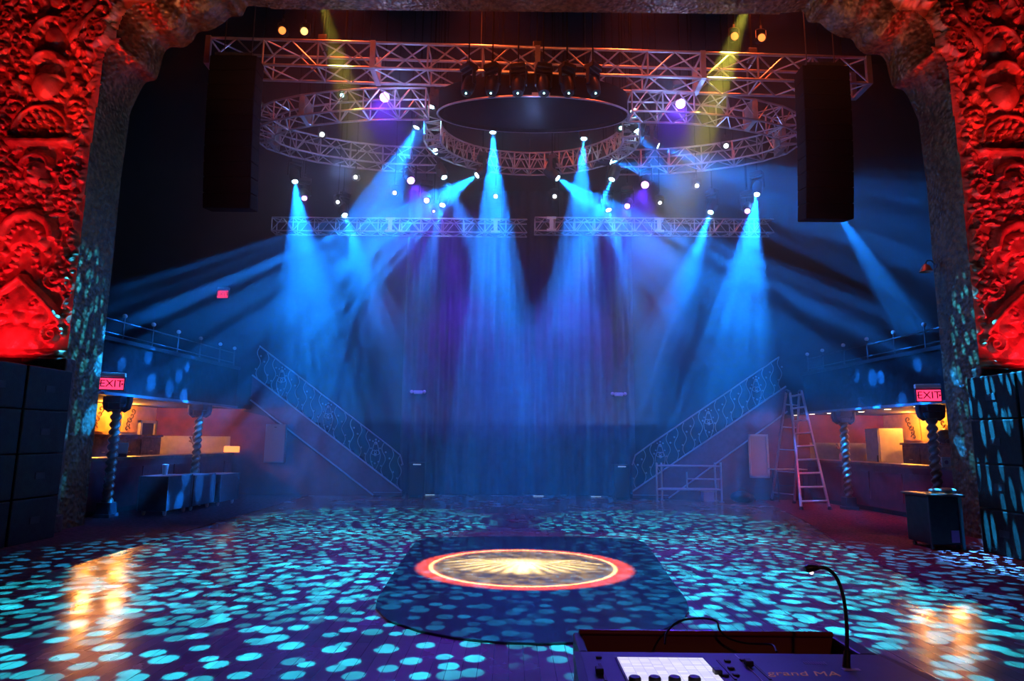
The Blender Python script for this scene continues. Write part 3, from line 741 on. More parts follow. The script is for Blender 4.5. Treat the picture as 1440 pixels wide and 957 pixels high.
# dark fixtures clustered under the front truss, tiny lenses given a glow
for i, px in enumerate((655, 690, 728, 765, 800, 838)):
    p = P(px, 132, 12.55); moving_head(p, (0.1 * (i - 2.5), -.25, -1), 'teal', 'black moving light with tiny pale lens over the canopy, ' + ['leftmost of its row', 'second from left', 'just left of centre', 'just right of centre', 'second from right', 'rightmost of its row'][i], .02, drop_to=TOPZ)
# yellow follow beams from the arch
for a, b, pw in (((1062, -25), (985, 190), 900), ((445, -25), (505, 190), 330)):
    p = P(*a, 12.25); t = P(*b, 13.4); o = spot('yellow_beam', p, t, 8.5, pw * 14, (.9, .8, .08), .7, .05)

# ------------------------------------------------------------------ bars under the side balconies
amberwall = mat('amber_plaster', (.72, .42, .16), .6, var=.15, vscale=4)
cream = mat('cream_paint', (.62, .55, .42), .5, var=.08)
walnut = mat('walnut_wood', (.20, .085, .045), .35, var=.45, vscale=6, bump=.15, bscale=30)
winered = mat('wine_red_panel', (.20, .022, .045), .42, var=.2, vscale=5)
blackwood = mat('black_turned_wood', (.035, .028, .035), .3, var=.3)
fascia = mat('balcony_fascia_plaster', (.014, .010, .013), .8, var=.4, vscale=3, bump=.9, bscale=7, btype='v', spec=.15)
whitep = mat('white_enamel', (.70, .70, .68), .35, var=.05)
def twist(mb, x, y, z0, z1, r, amp=.03, pitch=.16, n=16):
    k = max(12, int((z1 - z0) / .018)); vs_ = []; fs_ = []
    for i in range(k + 1):
        z = z0 + (z1 - z0) * i / k
        for j in range(n):
            a = 2 * PI * j / n; rr_ = r + amp * math.cos(2 * a - 2 * PI * (z - z0) / pitch)
            vs_.append((x + rr_ * math.cos(a), y + rr_ * math.sin(a), z))
    for i in range(k): fs_ += [(i * n + j, i * n + (j + 1) % n, (i + 1) * n + (j + 1) % n, (i + 1) * n + j) for j in range(n)]
    fs_ += [tuple(range(n))[::-1], tuple(range(k * n, k * n + n))]
    return mb.add(vs_, fs_)
def exit_sign(loc, rz, label, wd=.46, ht=.26, es=2.2, top=True):
    r = thing('exit_sign', label, 'sign', loc, rz)
    MB().box((-wd / 2, -.04, 0), (wd / 2, .04, ht), bev=.01).build('housing', mat('sign_housing', (.15, .04, .06), .4), r)
    MB().box((-wd / 2 + .02, -.05, .02), (wd / 2 - .02, -.041, ht - .02)).build('face', mat('sign_face%.1f' % es, (.3, .02, .05), .4, emit=(1, .035, .12), es=es), r)
    M = Matrix.Translation((0, -.053, ht / 2)) @ Matrix.Rotation(PI / 2, 4, 'X')
    text_mesh('EXIT', ht * .78, M, mat('sign_letters', (.06, .0, .01), .5, emit=(.3, .0, .02), es=.15), 'lettering', r)
    for s in (-1, 1):
        xx = s * (wd / 2 - .035)
        MB().prism([(xx + s * .02, 0), (xx - s * .02, .03), (xx - s * .02, -.03)], 0, .004, Matrix.Translation((0, -.052, ht / 2)) @ Matrix.Rotation(PI / 2, 4, 'X')).build('arrow', MATS['sign_letters'], r)
    if top:
        MB().box((-wd / 2, -.05, ht + .01), (wd / 2, .05, ht + .10), bev=.015).build('lamp_housing', whitep, r)
    return r
for side in ('left', 'right'):
    L = side == 'left'
    f = (lambda x: x) if L else (lambda x: 0.52 - x)
    def lx(y): return -8.30 + .06 * (y - 12.5)          # bar line (left), mirrored for the right
    def quadwall(pts_, z0, z1): return MB().prism([(f(a), b) for a, b in pts_], z0, z1)
    # room shell behind the bar
    struct(quadwall([(-10.6, 11.95), (-10.6, YB - .02), (-10.75, YB - .02), (-10.75, 11.95)], 0, 2.5).build('wall_bar_' + side, amberwall))
    e = quadwall([(-10.6, YB - .25), (lx(19.3) - .05, YB - .25), (lx(19.3) - .05, YB - .02), (-10.6, YB - .02)], 1.62, 2.5).build('wall_bar_end_' + side, darkred); struct(e)
    e = quadwall([(-10.58, YB - .28), (lx(19.3) - .1, YB - .28), (lx(19.3) - .1, YB - .02), (-10.58, YB - .02)], 0, 1.62).build('wall_dado_' + side, cream); struct(e)
    struct(quadwall([(-10.75, 11.95), (lx(11.95) + .02, 11.95), (lx(19.3) + .02, YB - .02), (-10.75, YB - .02)], 2.44, 2.56).build('ceiling_bar_' + side, dark))
    # balcony
    r = struct(thing('balcony_' + side, None, None))
    quadwall([(lx(12) - .12, 12), (lx(12) + .06, 12), (lx(18.4) + .06, 18.4), (lx(18.4) - .12, 18.4)], 2.46, 3.52).build('fascia', fascia, r)
    quadwall([(lx(12) - .16, 12), (lx(12) + .12, 12), (lx(18.4) + .12, 18.4), (lx(18.4) - .16, 18.4)], 3.52, 3.6).build('cap', dark, r)
    quadwall([(lx(12) - .16, 12), (lx(12) + .12, 12), (lx(18.4) + .12, 18.4), (lx(18.4) - .16, 18.4)], 2.42, 2.48).build('lower_moulding', mat('moulding_grey', (.16, .13, .16), .5), r)
    quadwall([(-13.9, 12), (lx(12) - .12, 12), (lx(18.4) - .12, 18.4), (-13.9, 18.4)], 2.64, 2.8).build('deck', dark, r)
    # counter
    c = thing('bar_counter', 'long wine-red bar counter with wooden top along the %s side' % side, 'bar counter')
    quadwall([(lx(12.6) - .12, 12.6), (lx(12.6), 12.6), (lx(18.45), 18.45), (lx(18.45) - .12, 18.45)], .12, 1.10).build('front_panel', winered, c)
    quadwall([(lx(12.6) - .10, 12.6), (lx(12.6) - .05, 12.6), (lx(18.45) - .05, 18.45), (lx(18.45) - .1, 18.45)], 0, .12).build('toe_kick', black, c)
    quadwall([(lx(12.6) - .55, 12.6), (lx(12.6) + .10, 12.6), (lx(18.45) + .1, 18.45), (lx(18.45) - .55, 18.45)], 1.10, 1.16).build('countertop', walnut, c)
    for q in range(5):
        y = 13.3 + q * 1.2
        quadwall([(lx(y), y), (lx(y) + .02, y), (lx(y + .95) + .02, y + .95), (lx(y + .95), y + .95)], .3, .95).build('raised_panel', winered, c)
    # twisted columns
    for i, y in enumerate((13.05, 16.15, 18.95)):
        x = f(lx(y) + .27)
        wh = ['nearest the arch, carrying the exit sign', 'in the middle of the bar', 'at the far end of the bar'][i]
        cr_ = thing('barley_twist_post', 'black barley-twist column on the %s side, %s' % (side, wh), 'column', (x, y, 0))
        MB().box((-.13, -.13, 0), (.13, .13, .3), bev=.015).box((-.16, -.16, 0), (.16, .16, .08), bev=.01).build('base', blackwood, cr_)
        twist(MB(), 0, 0, .3, 2.12, .085, .022, .15).build('shaft', mat('gilt_edged_twist', (.16, .09, .055), .28, var=.3) if 1 else blackwood, cr_, smooth=True)
        mb = MB().box((-.15, -.15, 2.26), (.15, .15, 2.40), bev=.01).box((-.12, -.12, 2.12), (.12, .12, 2.26), bev=.02)
        for s in (-1, 1): mb.path([(s * .1, 0, 2.14), (s * .16, 0, 2.12), (s * .22, 0, 2.17), (s * .24, 0, 2.26), (s * .24, 0, 2.39)], [.05, .055, .06, .06, .06], 8)
        mb.build('capital', blackwood, cr_)
    # plaques and window strip on the lit wall
    for j, y in enumerate((16.45, 17.85)):
        pr = thing('carved_plaque', 'carved amber relief plaque on the %s bar wall, %s the arch' % (side, 'nearer' if j == 0 else 'farther from'), 'plaque', (f(-10.59), y, 2.02))
        s = 1 if L else -1
        MB().box((0, -.36, -.32), (s * .04, .36, .42), bev=.012).build('panel', amberwall, pr)
        mb = MB()
        for q in range(5):
            a = q * 1.3; mb.path([(s * .05, .05 * q - .1 + .12 * math.cos(t * .5 + a) * (1 - t / 14), -.22 + .12 * q + .09 * math.sin(t * .5 + a) * (1 - t / 14)) for t in range(13)], .016, 6)
        mb.build('scrollwork', goldm, pr)
    dw = struct(thing('door_%d' % (1 if L else 2), None, None)); s = 1 if L else -1
    if L:
        MB().box((f(-10.61), 18.45, 0), (f(-10.57), 19.1, 1.98)).build('door_opening', black, dw)  # thin black slab painting the dark inside of the doorway
        MB().box((f(-10.61), 19.1, 0), (f(-10.52), 19.2, 2.05)).box((f(-10.61), 18.35, 0), (f(-10.52), 18.45, 2.05)).box((f(-10.61), 18.35, 1.98), (f(-10.52), 19.2, 2.05)).build('door_frame', cream, dw)
    # back-bar cabinet
    cb = thing('back_bar_cabinet', 'brown wooden back-bar cabinet against the lit wall of the %s bar' % side, 'cabinet', (f(-10.1), 16.6, 0))
    y0, y1 = (-2.6, 1.5) if L else (-1.9, .45)
    MB().box((-.33, y0, 0), (.33, y1, 1.58), bev=.01).build('carcass', walnut, cb)
    MB().box((-.37, y0 - .04, 1.58), (.37, y1 + .04, 1.64), bev=.01).build('top', walnut, cb)
    nd = 4 if L else 3; s = 1 if L else -1
    for q in range(nd):
        a = y0 + (y1 - y0) * q / nd; b = y0 + (y1 - y0) * (q + 1) / nd
        d_ = MB().box((s * .331, a + .04, .9), (s * .352, b - .04, 1.52), bev=.005).build('door', walnut, cb)
        MB().box((s * .353, (a + b) / 2 - .06, 1.2), (s * .372, (a + b) / 2 + .06, 1.225)).build('handle', mat('brass', (.7, .45, .2), .3, metal=.8), d_)
    # bar lights
    for (x, y, z, pw) in ((-10.1, 17.2, 2.36, 120), (-10.1, 15.9, 2.36, 85), (-9.6, 13.6, 2.3, 10)):
        pl = bpy.data.lights.new('amber_bar_light', 'POINT'); pl.energy = pw; pl.color = (1, .33, .035); pl.shadow_soft_size = .06
        o = bpy.data.objects.new('amber_bar_light', pl); COL.objects.link(o); o.location = (f(x), y, z)
    # staircase against the rear wall
    YS = 18.5
    if L: q = [(565, 690), (355, 527), (370, 560), (525, 692)]; pts_ = [P(a, b, YS) for a, b in q]
    else: q = [(890, 690), (1105, 543), (1097, 583), (940, 692)]; pts_ = [P(a, b, YS) for a, b in q]
    A, B, Cc, D = pts_; A.z = max(A.z, .14); D.z = .03; Bv = B - A; slope = Bv.z / Bv.x
    poly = [(A.x, .02), (A.x, A.z), (B.x, B.z), (B.x, B.z - .72), (D.x, .02)]
    sr = thing('staircase', 'closed-string staircase rising to the %s balcony with pale edge strips' % side, 'staircase')
    Mxz = Matrix(((1, 0, 0, 0), (0, 0, 1, 0), (0, 1, 0, 0), (0, 0, 0, 1)))
    MB().prism(poly, YS, YS + .08, Mxz).build('stringer', mat('stringer_paint', (.17, .05, .09), .55, var=.2), sr)
    strip = mat('pale_trim', (.42, .46, .5), .4)
    def edge(p, q_, t=.022): 
        d = (q_ - p).normalized(); return MB().tube(p, q_, t, 8)
    MB().tube((A.x, YS - .01, A.z), (B.x, YS - .01, B.z), .024, 8).build('upper_edge', strip, sr)
    MB().tube((D.x, YS - .01, .03), (B.x, YS - .01, B.z - .72), .024, 8).build('lower_edge', strip, sr)
    MB().box((min(D.x, A.x), YS - .02, .10), (max(D.x, A.x), YS + .0, .115)).build('base_strip', strip, sr)
    n = 17; mb = MB(); zt = B.z - .12
    for i in range(n):
        xa = D.x * .0 + A.x + (B.x - A.x) * i / n; xb = A.x + (B.x - A.x) * (i + 1) / n
        mb.box((xa, YS + .081, 0.02), (xb, YB - .30, .12 + zt * i / n))
    mb.build('steps', dark, sr)
    # wrought iron railing with scrolls and rosettes
    iron = mat('silvered_iron', (.36, .37, .38), .4, metal=.6)
    rl = MB(); rs = MB(); hr = MB(); nb = 19
    def onl(t): return Vector((A.x + (B.x - A.x) * t, YS + .03, A.z + (B.z - A.z) * t))
    hr.path([onl(.0) + Vector((0, 0, .72)), onl(.02) + Vector((0, 0, .93)), onl(.1) + Vector((0, 0, .95)), onl(.97) + Vector((0, 0, .95))], .022, 8)
    for i in range(nb):
        t = (i + .4) / nb; p = onl(t); s = 1 if i % 2 else -1
        big = i in (3, 9, 15)
        if big:
            for s2 in (-1, 1):
                rl.path([p + Vector((s2 * (.03 + .11 * math.sin(u * PI) * (1 if u < .6 else .7)), 0, .02 + .75 * u)) for u in np.linspace(0, 1, 14)], .011, 5)
                rl.path([p + Vector((s2 * (.05 + .08 * math.cos(u)), 0, .45 + .08 * math.sin(u) + .01 * u)) for u in np.linspace(0, 5.5, 16)], .010, 5)
            for dx, dz, r_ in ((0, .74, .05), (0, .84, .03), (-.08, .8, .025), (.08, .8, .025), (0, .42, .045), (-.1, .22, .03), (.1, .22, .03), (0, .18, .03), (-.13, .6, .022), (.13, .6, .022)):
                rs.ball(p + Vector((dx, -.02, dz)), r_, 8, 5, (1, .6, 1))
        else:
            rl.path([p + Vector((s * .055 * math.sin(u * 3 * PI), 0, .02 + .9 * u)) for u in np.linspace(0, 1, 22)], .011, 5)
            rs.ball(p + Vector((s * .06, -.02, .28)), .028, 8, 5, (1, .6, 1)); rs.ball(p + Vector((-s * .06, -.02, .66)), .03, 8, 5, (1, .6, 1))
    rail = hr.build('handrail', iron, sr, smooth=True); rl.add(rs.v, rs.f); o = rl.build('scroll_lattice', iron, rail)
    # wall under the stair
    tri = [(D.x + (.05 if not L else -.05), .0), (B.x, .0), (B.x, B.z - .76), (D.x + (.05 if not L else -.05), .0)]
    tri = [(A.x + (B.x - A.x) * .24, 0.0), (f(-8.05), .0), (f(-8.05), 2.44), (B.x, B.z - .74 if 0 else 2.44), (A.x + (B.x - A.x) * .24, .02)]
    w_ = MB().prism([(D.x, 0), (f(-8.02), 0), (f(-8.02), 2.4), (D.x + (B.x - D.x) * .86, 2.2)], YS + .02, YS + .07, Mxz).build('wall_stair_' + side, darkred); struct(w_)
    # balcony railing with small globes
    br_ = thing('balcony_railing', 'thin iron railing with small pale globes on the %s balcony' % side, 'railing')
    ys = [12.4, 13.4, 14.4, 15.4, 16.4, 17.4, 18.2]
    MB().path([(f(lx(y)), y, 3.98) for y in ys], .018, 6).path([(f(lx(y)), y, 3.70) for y in ys], .012, 6).build('rail', steel, br_)
    for y in ys:
        p_ = MB().tube((f(lx(y)), y, 3.6), (f(lx(y)), y, 4.08), .02, 6).build('post', steel, br_)
        MB().ball((f(lx(y)), y, 4.12), .05, 10, 6).build('globe', whitep, p_, smooth=True)
exit_sign((-8.03, 12.86, 2.50), .35, 'lit red exit sign over the twisted column on the left, near the arch')
exit_sign((8.37, 12.86, 2.44), -.3, 'lit red exit sign over the twisted column on the right, near the arch')
p = P(314, 420, YB - .05); exit_sign((p.x, YB - .07, p.z), 0, 'small distant exit sign high on the dark rear wall at left', .36, .26, 1.6)
# left bar small things
p = Zp(247, 630, 1.2)
def bottle(x, y, z, col, label, h=.26, grp=None):
    return tag(MB().lathe([(.03, 0), (.034, .01), (.034, h * .55), (.013, h * .72), (.012, h)], 12, Matrix.Translation((x, y, z))).build('bottle', mat('bottle_' + col[0], col[1], .1), smooth=True), label, 'bottle', grp)
for i, (y, c_) in enumerate(((14.15, ('white', (.7, .65, .6))), (14.3, ('ruby', (.4, .02, .02))), (14.42, ('ruby', (.4, .02, .02))), (14.6, ('white', (.7, .65, .6))))):
    bottle(-10.1, y + .35, 1.64, c_, 'small bottle on the left back-bar cabinet near the first column', grp='bottles on the left back bar')
tb = thing('cash_register', 'pale green screen on the left back-bar cabinet', 'till', (-9.62, 15.15, 0))
bpy.data.objects.remove(tb)
tb = thing('till', 'pale green-screened till standing on the left bar counter', 'till', (-8.42, 14.0, 1.16), .5)
MB().box((-.14, -.12, 0), (.14, .12, .07), bev=.01).build('base', black, tb); MB().box((-.15, -.02, .07), (.15, .02, .3), bev=.01).build('screen', mat('green_glass', (.35, .45, .38), .3), tb)
tr_ = thing('glowing_tray', 'glowing orange lamp box on the far end of left bar counter', 'lamp', (*P(326, 630, 18.3).xy, 1.16))
MB().box((-.2, -.1, 0), (.2, .1, .02)).build('base', steel, tr_); MB().box((-.19, -.09, .02), (.19, .09, .19), bev=.015).build('lamp_shade', mat('orange_glow', (.5, .2, .05), .5, emit=(1, .32, .06), es=1.6), tr_)
for sx, sd, lab in ((-8.25, 'left', 'bunch of dried stems in a vase on the left bar counter'), (8.62, 'right', 'bunch of dried stems in a vase on the right bar counter')):
    yy = 16.9
    vz = thing('flower_vase', lab, 'vase', (sx, yy, 1.16)); MB().lathe([(.05, 0), (.08, .05), (.07, .14), (.045, .2)], 14).build('vase', cream, vz, smooth=True)
    mb = MB()
    for i in range(14):
        a = i * 2.4; mb.path([(0, 0, .15), (.05 * math.cos(a), .05 * math.sin(a), .28), (.13 * math.cos(a), .13 * math.sin(a), .34 + .1 * (i % 3))], [.006, .006, .018], 5)
    mb.build('stems', walnut, vz)
# right bar things
fr = thing('tall_fridge', 'tall cream fridge behind the right bar counter', 'fridge', (10.25, 17.75, 0))
MB().box((-.33, -.32, .05), (.33, .32, 2.02), bev=.02).box((-.3, -.3, 0), (.3, .3, .05)).build('body', cream, fr)
d_ = MB().box((-.36, -.31, .1), (-.335, .31, 2.0), bev=.008).build('door', cream, fr); MB().box((-.385, -.27, .9), (-.362, -.245, 1.3)).build('handle', steel, d_)
bd = thing('draped_bundle', 'dark rounded bundle on the right back-bar cabinet', 'bundle', (9.95, 15.7, 1.64))
bpy.data.objects.remove(bd)
o = MB().ball((10.3, 15.35, 1.79), .17, 14, 9, (1, 1, 1.05)).ball((10.3, 15.55, 1.70), .14, 12, 8, (1, 1.2, .8)).ball((10.3, 15.12, 1.68), .12, 12, 8, (1, 1.3, .6)).build('draped_bundle', black, smooth=True)
tag(o, 'dark rounded bundle standing on the right back-bar cabinet', 'bundle')
for i, px in enumerate((1209, 1219)):
    p = P(px, 634, 18.2); o = thing('napkin_box', 'small white box on the end of right bar counter, %s of the pair' % ('left' if i == 0 else 'right'), 'box', (p.x, 18.55, 1.6))
    bpy.data.objects.remove(o)
o = thing('small_sign', 'pale square notice by the right bar counter below the exit sign', 'sign', (*P(1331, 655, 12.75).xy, 1.16))
MB().box((-.09, -.01, 0), (.09, .01, .2), bev=.005).build('board', cream, o); MB().lathe([(.04, -.001), (.04, .002)], 14, Matrix.Translation((0, -.011, .1)) @ Matrix.Rotation(PI / 2, 4, 'X')).build('emblem', winered, o)
for i, (px, py) in enumerate(((1120, 583), (1142, 582), (1167, 580), (1211, 577), (1248, 575), (1290, 571))):
    p = P(px, py, [18.9, 18.2, 17.5, 16.5, 15.2, 13.9][i])
    nm = ['farthest', 'second farthest', 'third farthest', 'third nearest', 'second nearest', 'nearest'][i]
    r = thing('downlight', 'round ceiling downlight over the right bar, %s from the arch' % nm if i < 3 else 'round ceiling downlight over the right bar, %s to the arch' % nm, 'ceiling light', (p.x, p.y, 2.44))
    MB().lathe([(.085, -.03), (.085, 0), (.06, 0), (.06, -.03)], 18).build('ring', black, r, smooth=True)
    MB().lathe([(.001, -.034), (.07, -.034), (.07, -.02), (.001, -.02)], 18).build('lens', mat('warm_lens', (.8, .7, .5), .4, emit=(1, .72, .42), es=9), r)
    o = spot('downlight_beam', (p.x, p.y, 2.39), (p.x, p.y, 0), 48, 5, (1, .62, .32), .7, .05)
# side panels under the stairs
def framed_panel(name, a, b, label, inner, cat='panel', handle=False):
    r = thing(name, label, cat, ((a.x + b.x) / 2, 18.5, (a.z + b.z) / 2)); wd, ht = abs(b.x - a.x) / 2, abs(a.z - b.z) / 2
    MB().box((-wd, -.03, -ht), (wd, -.005, ht)).build('panel', inner, r)
    fr_ = MB()
    for x0, x1, z0, z1 in ((-wd, -wd + .06, -ht, ht), (wd - .06, wd, -ht, ht), (-wd, wd, -ht, -ht + .06), (-wd, wd, ht - .06, ht)): fr_.box((x0, -.055, z0), (x1, -.03, z1))
    fr_.build('frame', whitep, r); return r
framed_panel('wall_panel', P(1052, 610, 18.45), P(1083, 672, 18.45), 'white framed panel on the red wall below the right staircase', mat('pale_mirror', (.55, .42, .35), .4))
r = thing('wall_cabinet', 'plain white cabinet hung on the red wall below left staircase', 'cabinet', (P(386, 650, 18.45).x, 18.5, P(386, 650, 18.45).z))
whitep = mat('shaded_enamel', (.25, .25, .27), .4)  # white enamel darkened, shade put into its colour
hh = P(386, 596, 18.45).z - r.location.z
MB().box((-.29, -.12, 0), (.29, .0, hh), bev=.01).build('body', whitep, r); d_ = MB().box((-.28, -.14, .02), (.28, -.122, hh - .02), bev=.005).build('door', whitep, r); MB().box((-.03, -.155, hh - .1), (.03, -.142, hh - .075)).build('handle', black, d_)

whitep = MATS['white_enamel']
# ------------------------------------------------------------------ rear wall fittings
for (px, py), lab in (((588, 551), 'pale twin-head emergency light on the curtain, left'), ((870, 554), 'pale twin-head emergency light on the curtain, right')):
    p = P(px, py, 19.29); r = thing('emergency_light', lab + ' of centre', 'light', p)
    MB().box((-.13, -.05, -.06), (.13, .06, .05), bev=.015).build('housing', whitep, r)
    for s in (-1, 1): MB().ball((s * .19, -.03, .01), .055, 12, 7, (1, .8, 1)).tube((s * .11, 0, 0), (s * .19, -.02, .01), .02, 8).build('lamp_head', whitep, r, smooth=True)
for (px, lab) in ((586, 'left'), (873, 'right')):
    p = Zp(px, 697); yy = 18.3; x = P(px, 697, yy).x
    r = thing('floor_loudspeaker', 'black loudspeaker with a pale top strip at the foot of the %s staircase' % lab, 'loudspeaker', (x, yy, 0))
    MB().box((-.22, -.2, .04), (.22, .2, .96), bev=.02).build('cabinet', black, r)
    MB().box((-.19, -.212, .08), (.19, -.2, .84), bev=.004).build('grille', mat('grille_mesh', (.03, .03, .033), .6, bump=.5, bscale=200), r)
    MB().box((-.1, -.215, .89), (.12, -.2, .92)).build('strip', mat('pale_strip', (.8, .85, .9), .3, emit=(.4, .6, .8), es=.35), r)
    for s in (-1, 1):
        for t in (-1, 1): MB().lathe([(.03, 0), (.035, .02), (.03, .04)], 10, Matrix.Translation((s * .18, t * .15, 0))).build('foot', steel, r)
# scaffold
grey = mat('galvanised_tube', (.60, .62, .64), .35, metal=.6)
r = thing('rolling_scaffold', 'low silver scaffold frame standing before the right staircase', 'scaffold', (0, 0, 0))
def sp(px, py, Y): return P(px, py, Y)
ya, yb = 17.75, 18.15
def post(px, Y, py0=650, h0=0.0):
    a = P(px, py0, Y); MB().tube((a.x, Y, h0), (a.x, Y, a.z), .027, 10).box((a.x - .05, Y - .05, h0), (a.x + .05, Y + .05, h0 + .02)).build('post', grey, r, smooth=True); return a
A1, A2, B1, B2 = post(923, ya), post(930, yb), post(1013, ya), post(1005, yb)
zt, zm = P(960, 655, ya).z, P(960, 688, ya).z
for (p0, p1, Y) in ((A1, B1, ya), (A2, B2, yb)):
    for z in (zt, zm): MB().tube((p0.x, Y, z), (p1.x, Y, z), .024, 10).build('rail', grey, r, smooth=True)
for p0, p1 in ((A1, A2), (B1, B2)):
    for z in (zt, zm): MB().tube((p0.x, ya, z), (p1.x, yb, z), .022, 8).build('end_rail', grey, r, smooth=True)
xm = P(966, 670, ya).x; zi = P(966, 673, ya).z
MB().tube((xm, ya, zm), (xm, ya, P(966, 663, ya).z), .022, 8).build('inner_post', grey, r, smooth=True); MB().tube((xm, ya, zi), (B1.x, ya, zi), .022, 8).build('inner_rail', grey, r, smooth=True)
o = thing('bucket_box', 'pale blue box standing under the right end of the scaffold', 'box', (P(995, 700, 17.95).x, 17.95, 0))
MB().box((-.15, -.14, 0), (.15, .14, .27), bev=.02).build('body', mat('pale_blue_plastic', (.45, .6, .85), .4), o); MB().box((-.16, -.15, .255), (.16, .15, .285), bev=.01).build('lid', whitep, o)
# ladder
r = thing('step_ladder', 'tall aluminium A-frame ladder standing on the right of the hall', 'ladder')
lad = mat('ladder_aluminium', (.66, .66, .68), .35, metal=.55)
fl, frr = Zp(1127, 717), Zp(1167, 717); tl, trr = P(1111, 552, 16.9), P(1127, 549, 16.9)
bl, brr_ = Zp(1085, 704), Zp(1117, 708); ul, ur = P(1106, 549, 17.0), P(1124, 551, 17.0)
def rail(a, b, nm='rail'):
    d = (b - a); MB().path([a, a.lerp(b, .5), b], .034, 4).build(nm, lad, r); MB().lathe([(.05, -.0), (.05, .05), (.035, .09)], 8, Matrix.Translation(a)).build('foot', black, r)
rail(fl, tl); rail(frr, trr); rail(bl, ul, 'rear_rail'); rail(brr_, ur, 'rear_rail')
for i in range(9):
    t = .07 + i * .112
    a, b = fl.lerp(tl, t), frr.lerp(trr, t); MB().tube(a, b, .026, 8).build('rung', lad, r)
for i in range(5):
    t = .08 + i * .2; a, b = bl.lerp(ul, t), brr_.lerp(ur, t); MB().tube(a, b, .018, 8).build('rear_rung', lad, r)
for a, b in ((tl, ul), (trr, ur)): MB().tube(a, b, .045, 10).build('hinge', steel, r)
# table behind the ladder
tx0, tx1 = P(1087, 658, 17.9).x, P(1134, 658, 17.9).x; tz = P(1110, 659, 17.9).z
r = thing('folding_table', 'small high folding table behind the aluminium ladder', 'table', ((tx0 + tx1) / 2, 18.05, 0)); hw = (tx1 - tx0) / 2
MB().box((-hw, -.22, tz - .03), (hw, .22, tz), bev=.008).build('table_top', mat('bare_board', (.6, .5, .38), .5, var=.1), r)
for s in (-1, 1):
    for t in (-1, 1): MB().tube((s * hw * .75, t * .17, 0), (s * hw * .75, t * .17, tz - .03), .015, 8).build('leg', steel, r)
    MB().tube((s * hw * .75, -.17, .15), (s * hw * .75, .17, .15), .012, 6).build('stretcher', steel, r)
MB().tube((-hw * .75, -.17, .45), (hw * .75, -.17, .45), .012, 6).build('stretcher', steel, r)
# black bag at the foot of the stair
o = thing('equipment_bag', 'slumped black equipment bag on the floor beside the white framed panel', 'bag', (P(1043, 700, 17.6).x, 17.6, 0))
MB().ball((0, 0, .16), .24, 14, 9, (1.3, .8, .66)).ball((.18, 0, .13), .18, 12, 8, (1, .9, .7)).build('body', black, o, smooth=True); MB().path([(-.15, -.05, .28), (-.05, -.06, .4), (.08, -.06, .38), (.16, -.05, .27)], .012, 6).build('strap', steel, o, smooth=True)
# floor light strips at the foot of the curtain
for i, px in enumerate((604, 757, 838)):
    p = P(px, 695, 19.0); r = thing('floor_marker_light', 'small pale marker strip on floor at the curtain foot, %s' % ['left of centre', 'in the middle', 'right of centre'][i], 'light', (p.x, 19.0, 0))
    MB().box((-.17, -.03, 0), (.17, .03, .03), bev=.005).build('housing', steel, r); MB().box((-.15, -.032, .008), (.15, -.03, .022)).build('lens', mat('marker_glow', (.5, .6, .7), .4, emit=(.45, .75, 1), es=.7), r)
# flight cases left
for i, (px, wd) in enumerate(((190, .9), (222, .9), (254, .9))):
    y = 13.75 + i * .96; x = -7.30 + .06 * (y - 12.5) if i < 2 else -7.2 + .06 * (y - 12.5)
    r = thing('flight_case', 'black flight case on castors before the left bar, %s from the arch' % ['first', 'second', 'third'][i], 'case', (x, y, 0), -.06)
    MB().box((-.3, -.44, .11), (.3, .44, .80 - .03 * i), bev=.012).build('body', black, r)
    for a in (-.302, .302):
        for b in (-.442, .442): MB().box((a - .012, b - .012, .11), (a + .012, b + .012, .80 - .03 * i)).build('corner_trim', steel, r)
    for a in (-.22, .22):
        for b in (-.34, .34): MB().lathe([(.04, -.015), (.045, 0), (.04, .015)], 12, Matrix.Translation((a, b, .045)) @ Matrix.Rotation(PI / 2, 4, 'Y')).box((a - .025, b - .03, .045), (a + .025, b + .03, .11)).build('castor', grey, r)
cup = thing('paper_cup', 'white paper cup on the nearest flight case', 'cup', (-7.3, 13.8, .8)); MB().lathe([(.045, 0), (.062, .2), (.056, .2), (.04, .01)], 16).build('cup_body', whitep, cup, smooth=True); MB().lathe([(.066, .2), (.066, .215), (.04, .225)], 16).build('lid', whitep, cup, smooth=True)

# ------------------------------------------------------------------ speaker stacks beside the stage
spk = mat('speaker_paint', (.014, .018, .018), .5, var=.3, vscale=12, bump=.2, bscale=60, spec=.3)
for side in ('left', 'right'):
    L = side == 'left'
    for lv in range(4):
        for row in range(2):
            y = 9.0 if row == 0 else 10.0
            if not L: y -= .45
            x = -7.75 if L else 7.70
            z = lv * .66
            r = thing('stage_loudspeaker', 'black stage loudspeaker in the %s stack, %s, %s' % (side, ['on the floor', 'second from floor', 'third from floor', 'topmost'][lv], ['nearer column', 'column by the pier'][row]), 'loudspeaker', (x, y, z))
            MB().box((-.55, -.48, .005), (.55, .48, .655), bev=.02).build('cabinet', spk, r)
            MB().box((-.5, -.492, .05), (.5, -.48, .61)).build('grille', MATS['grille_mesh'], r)
            s = 1 if L else -1
            MB().box((s * .551, -.1, .28), (s * .558, .1, .38), bev=.002).build('handle_recess', black, r)
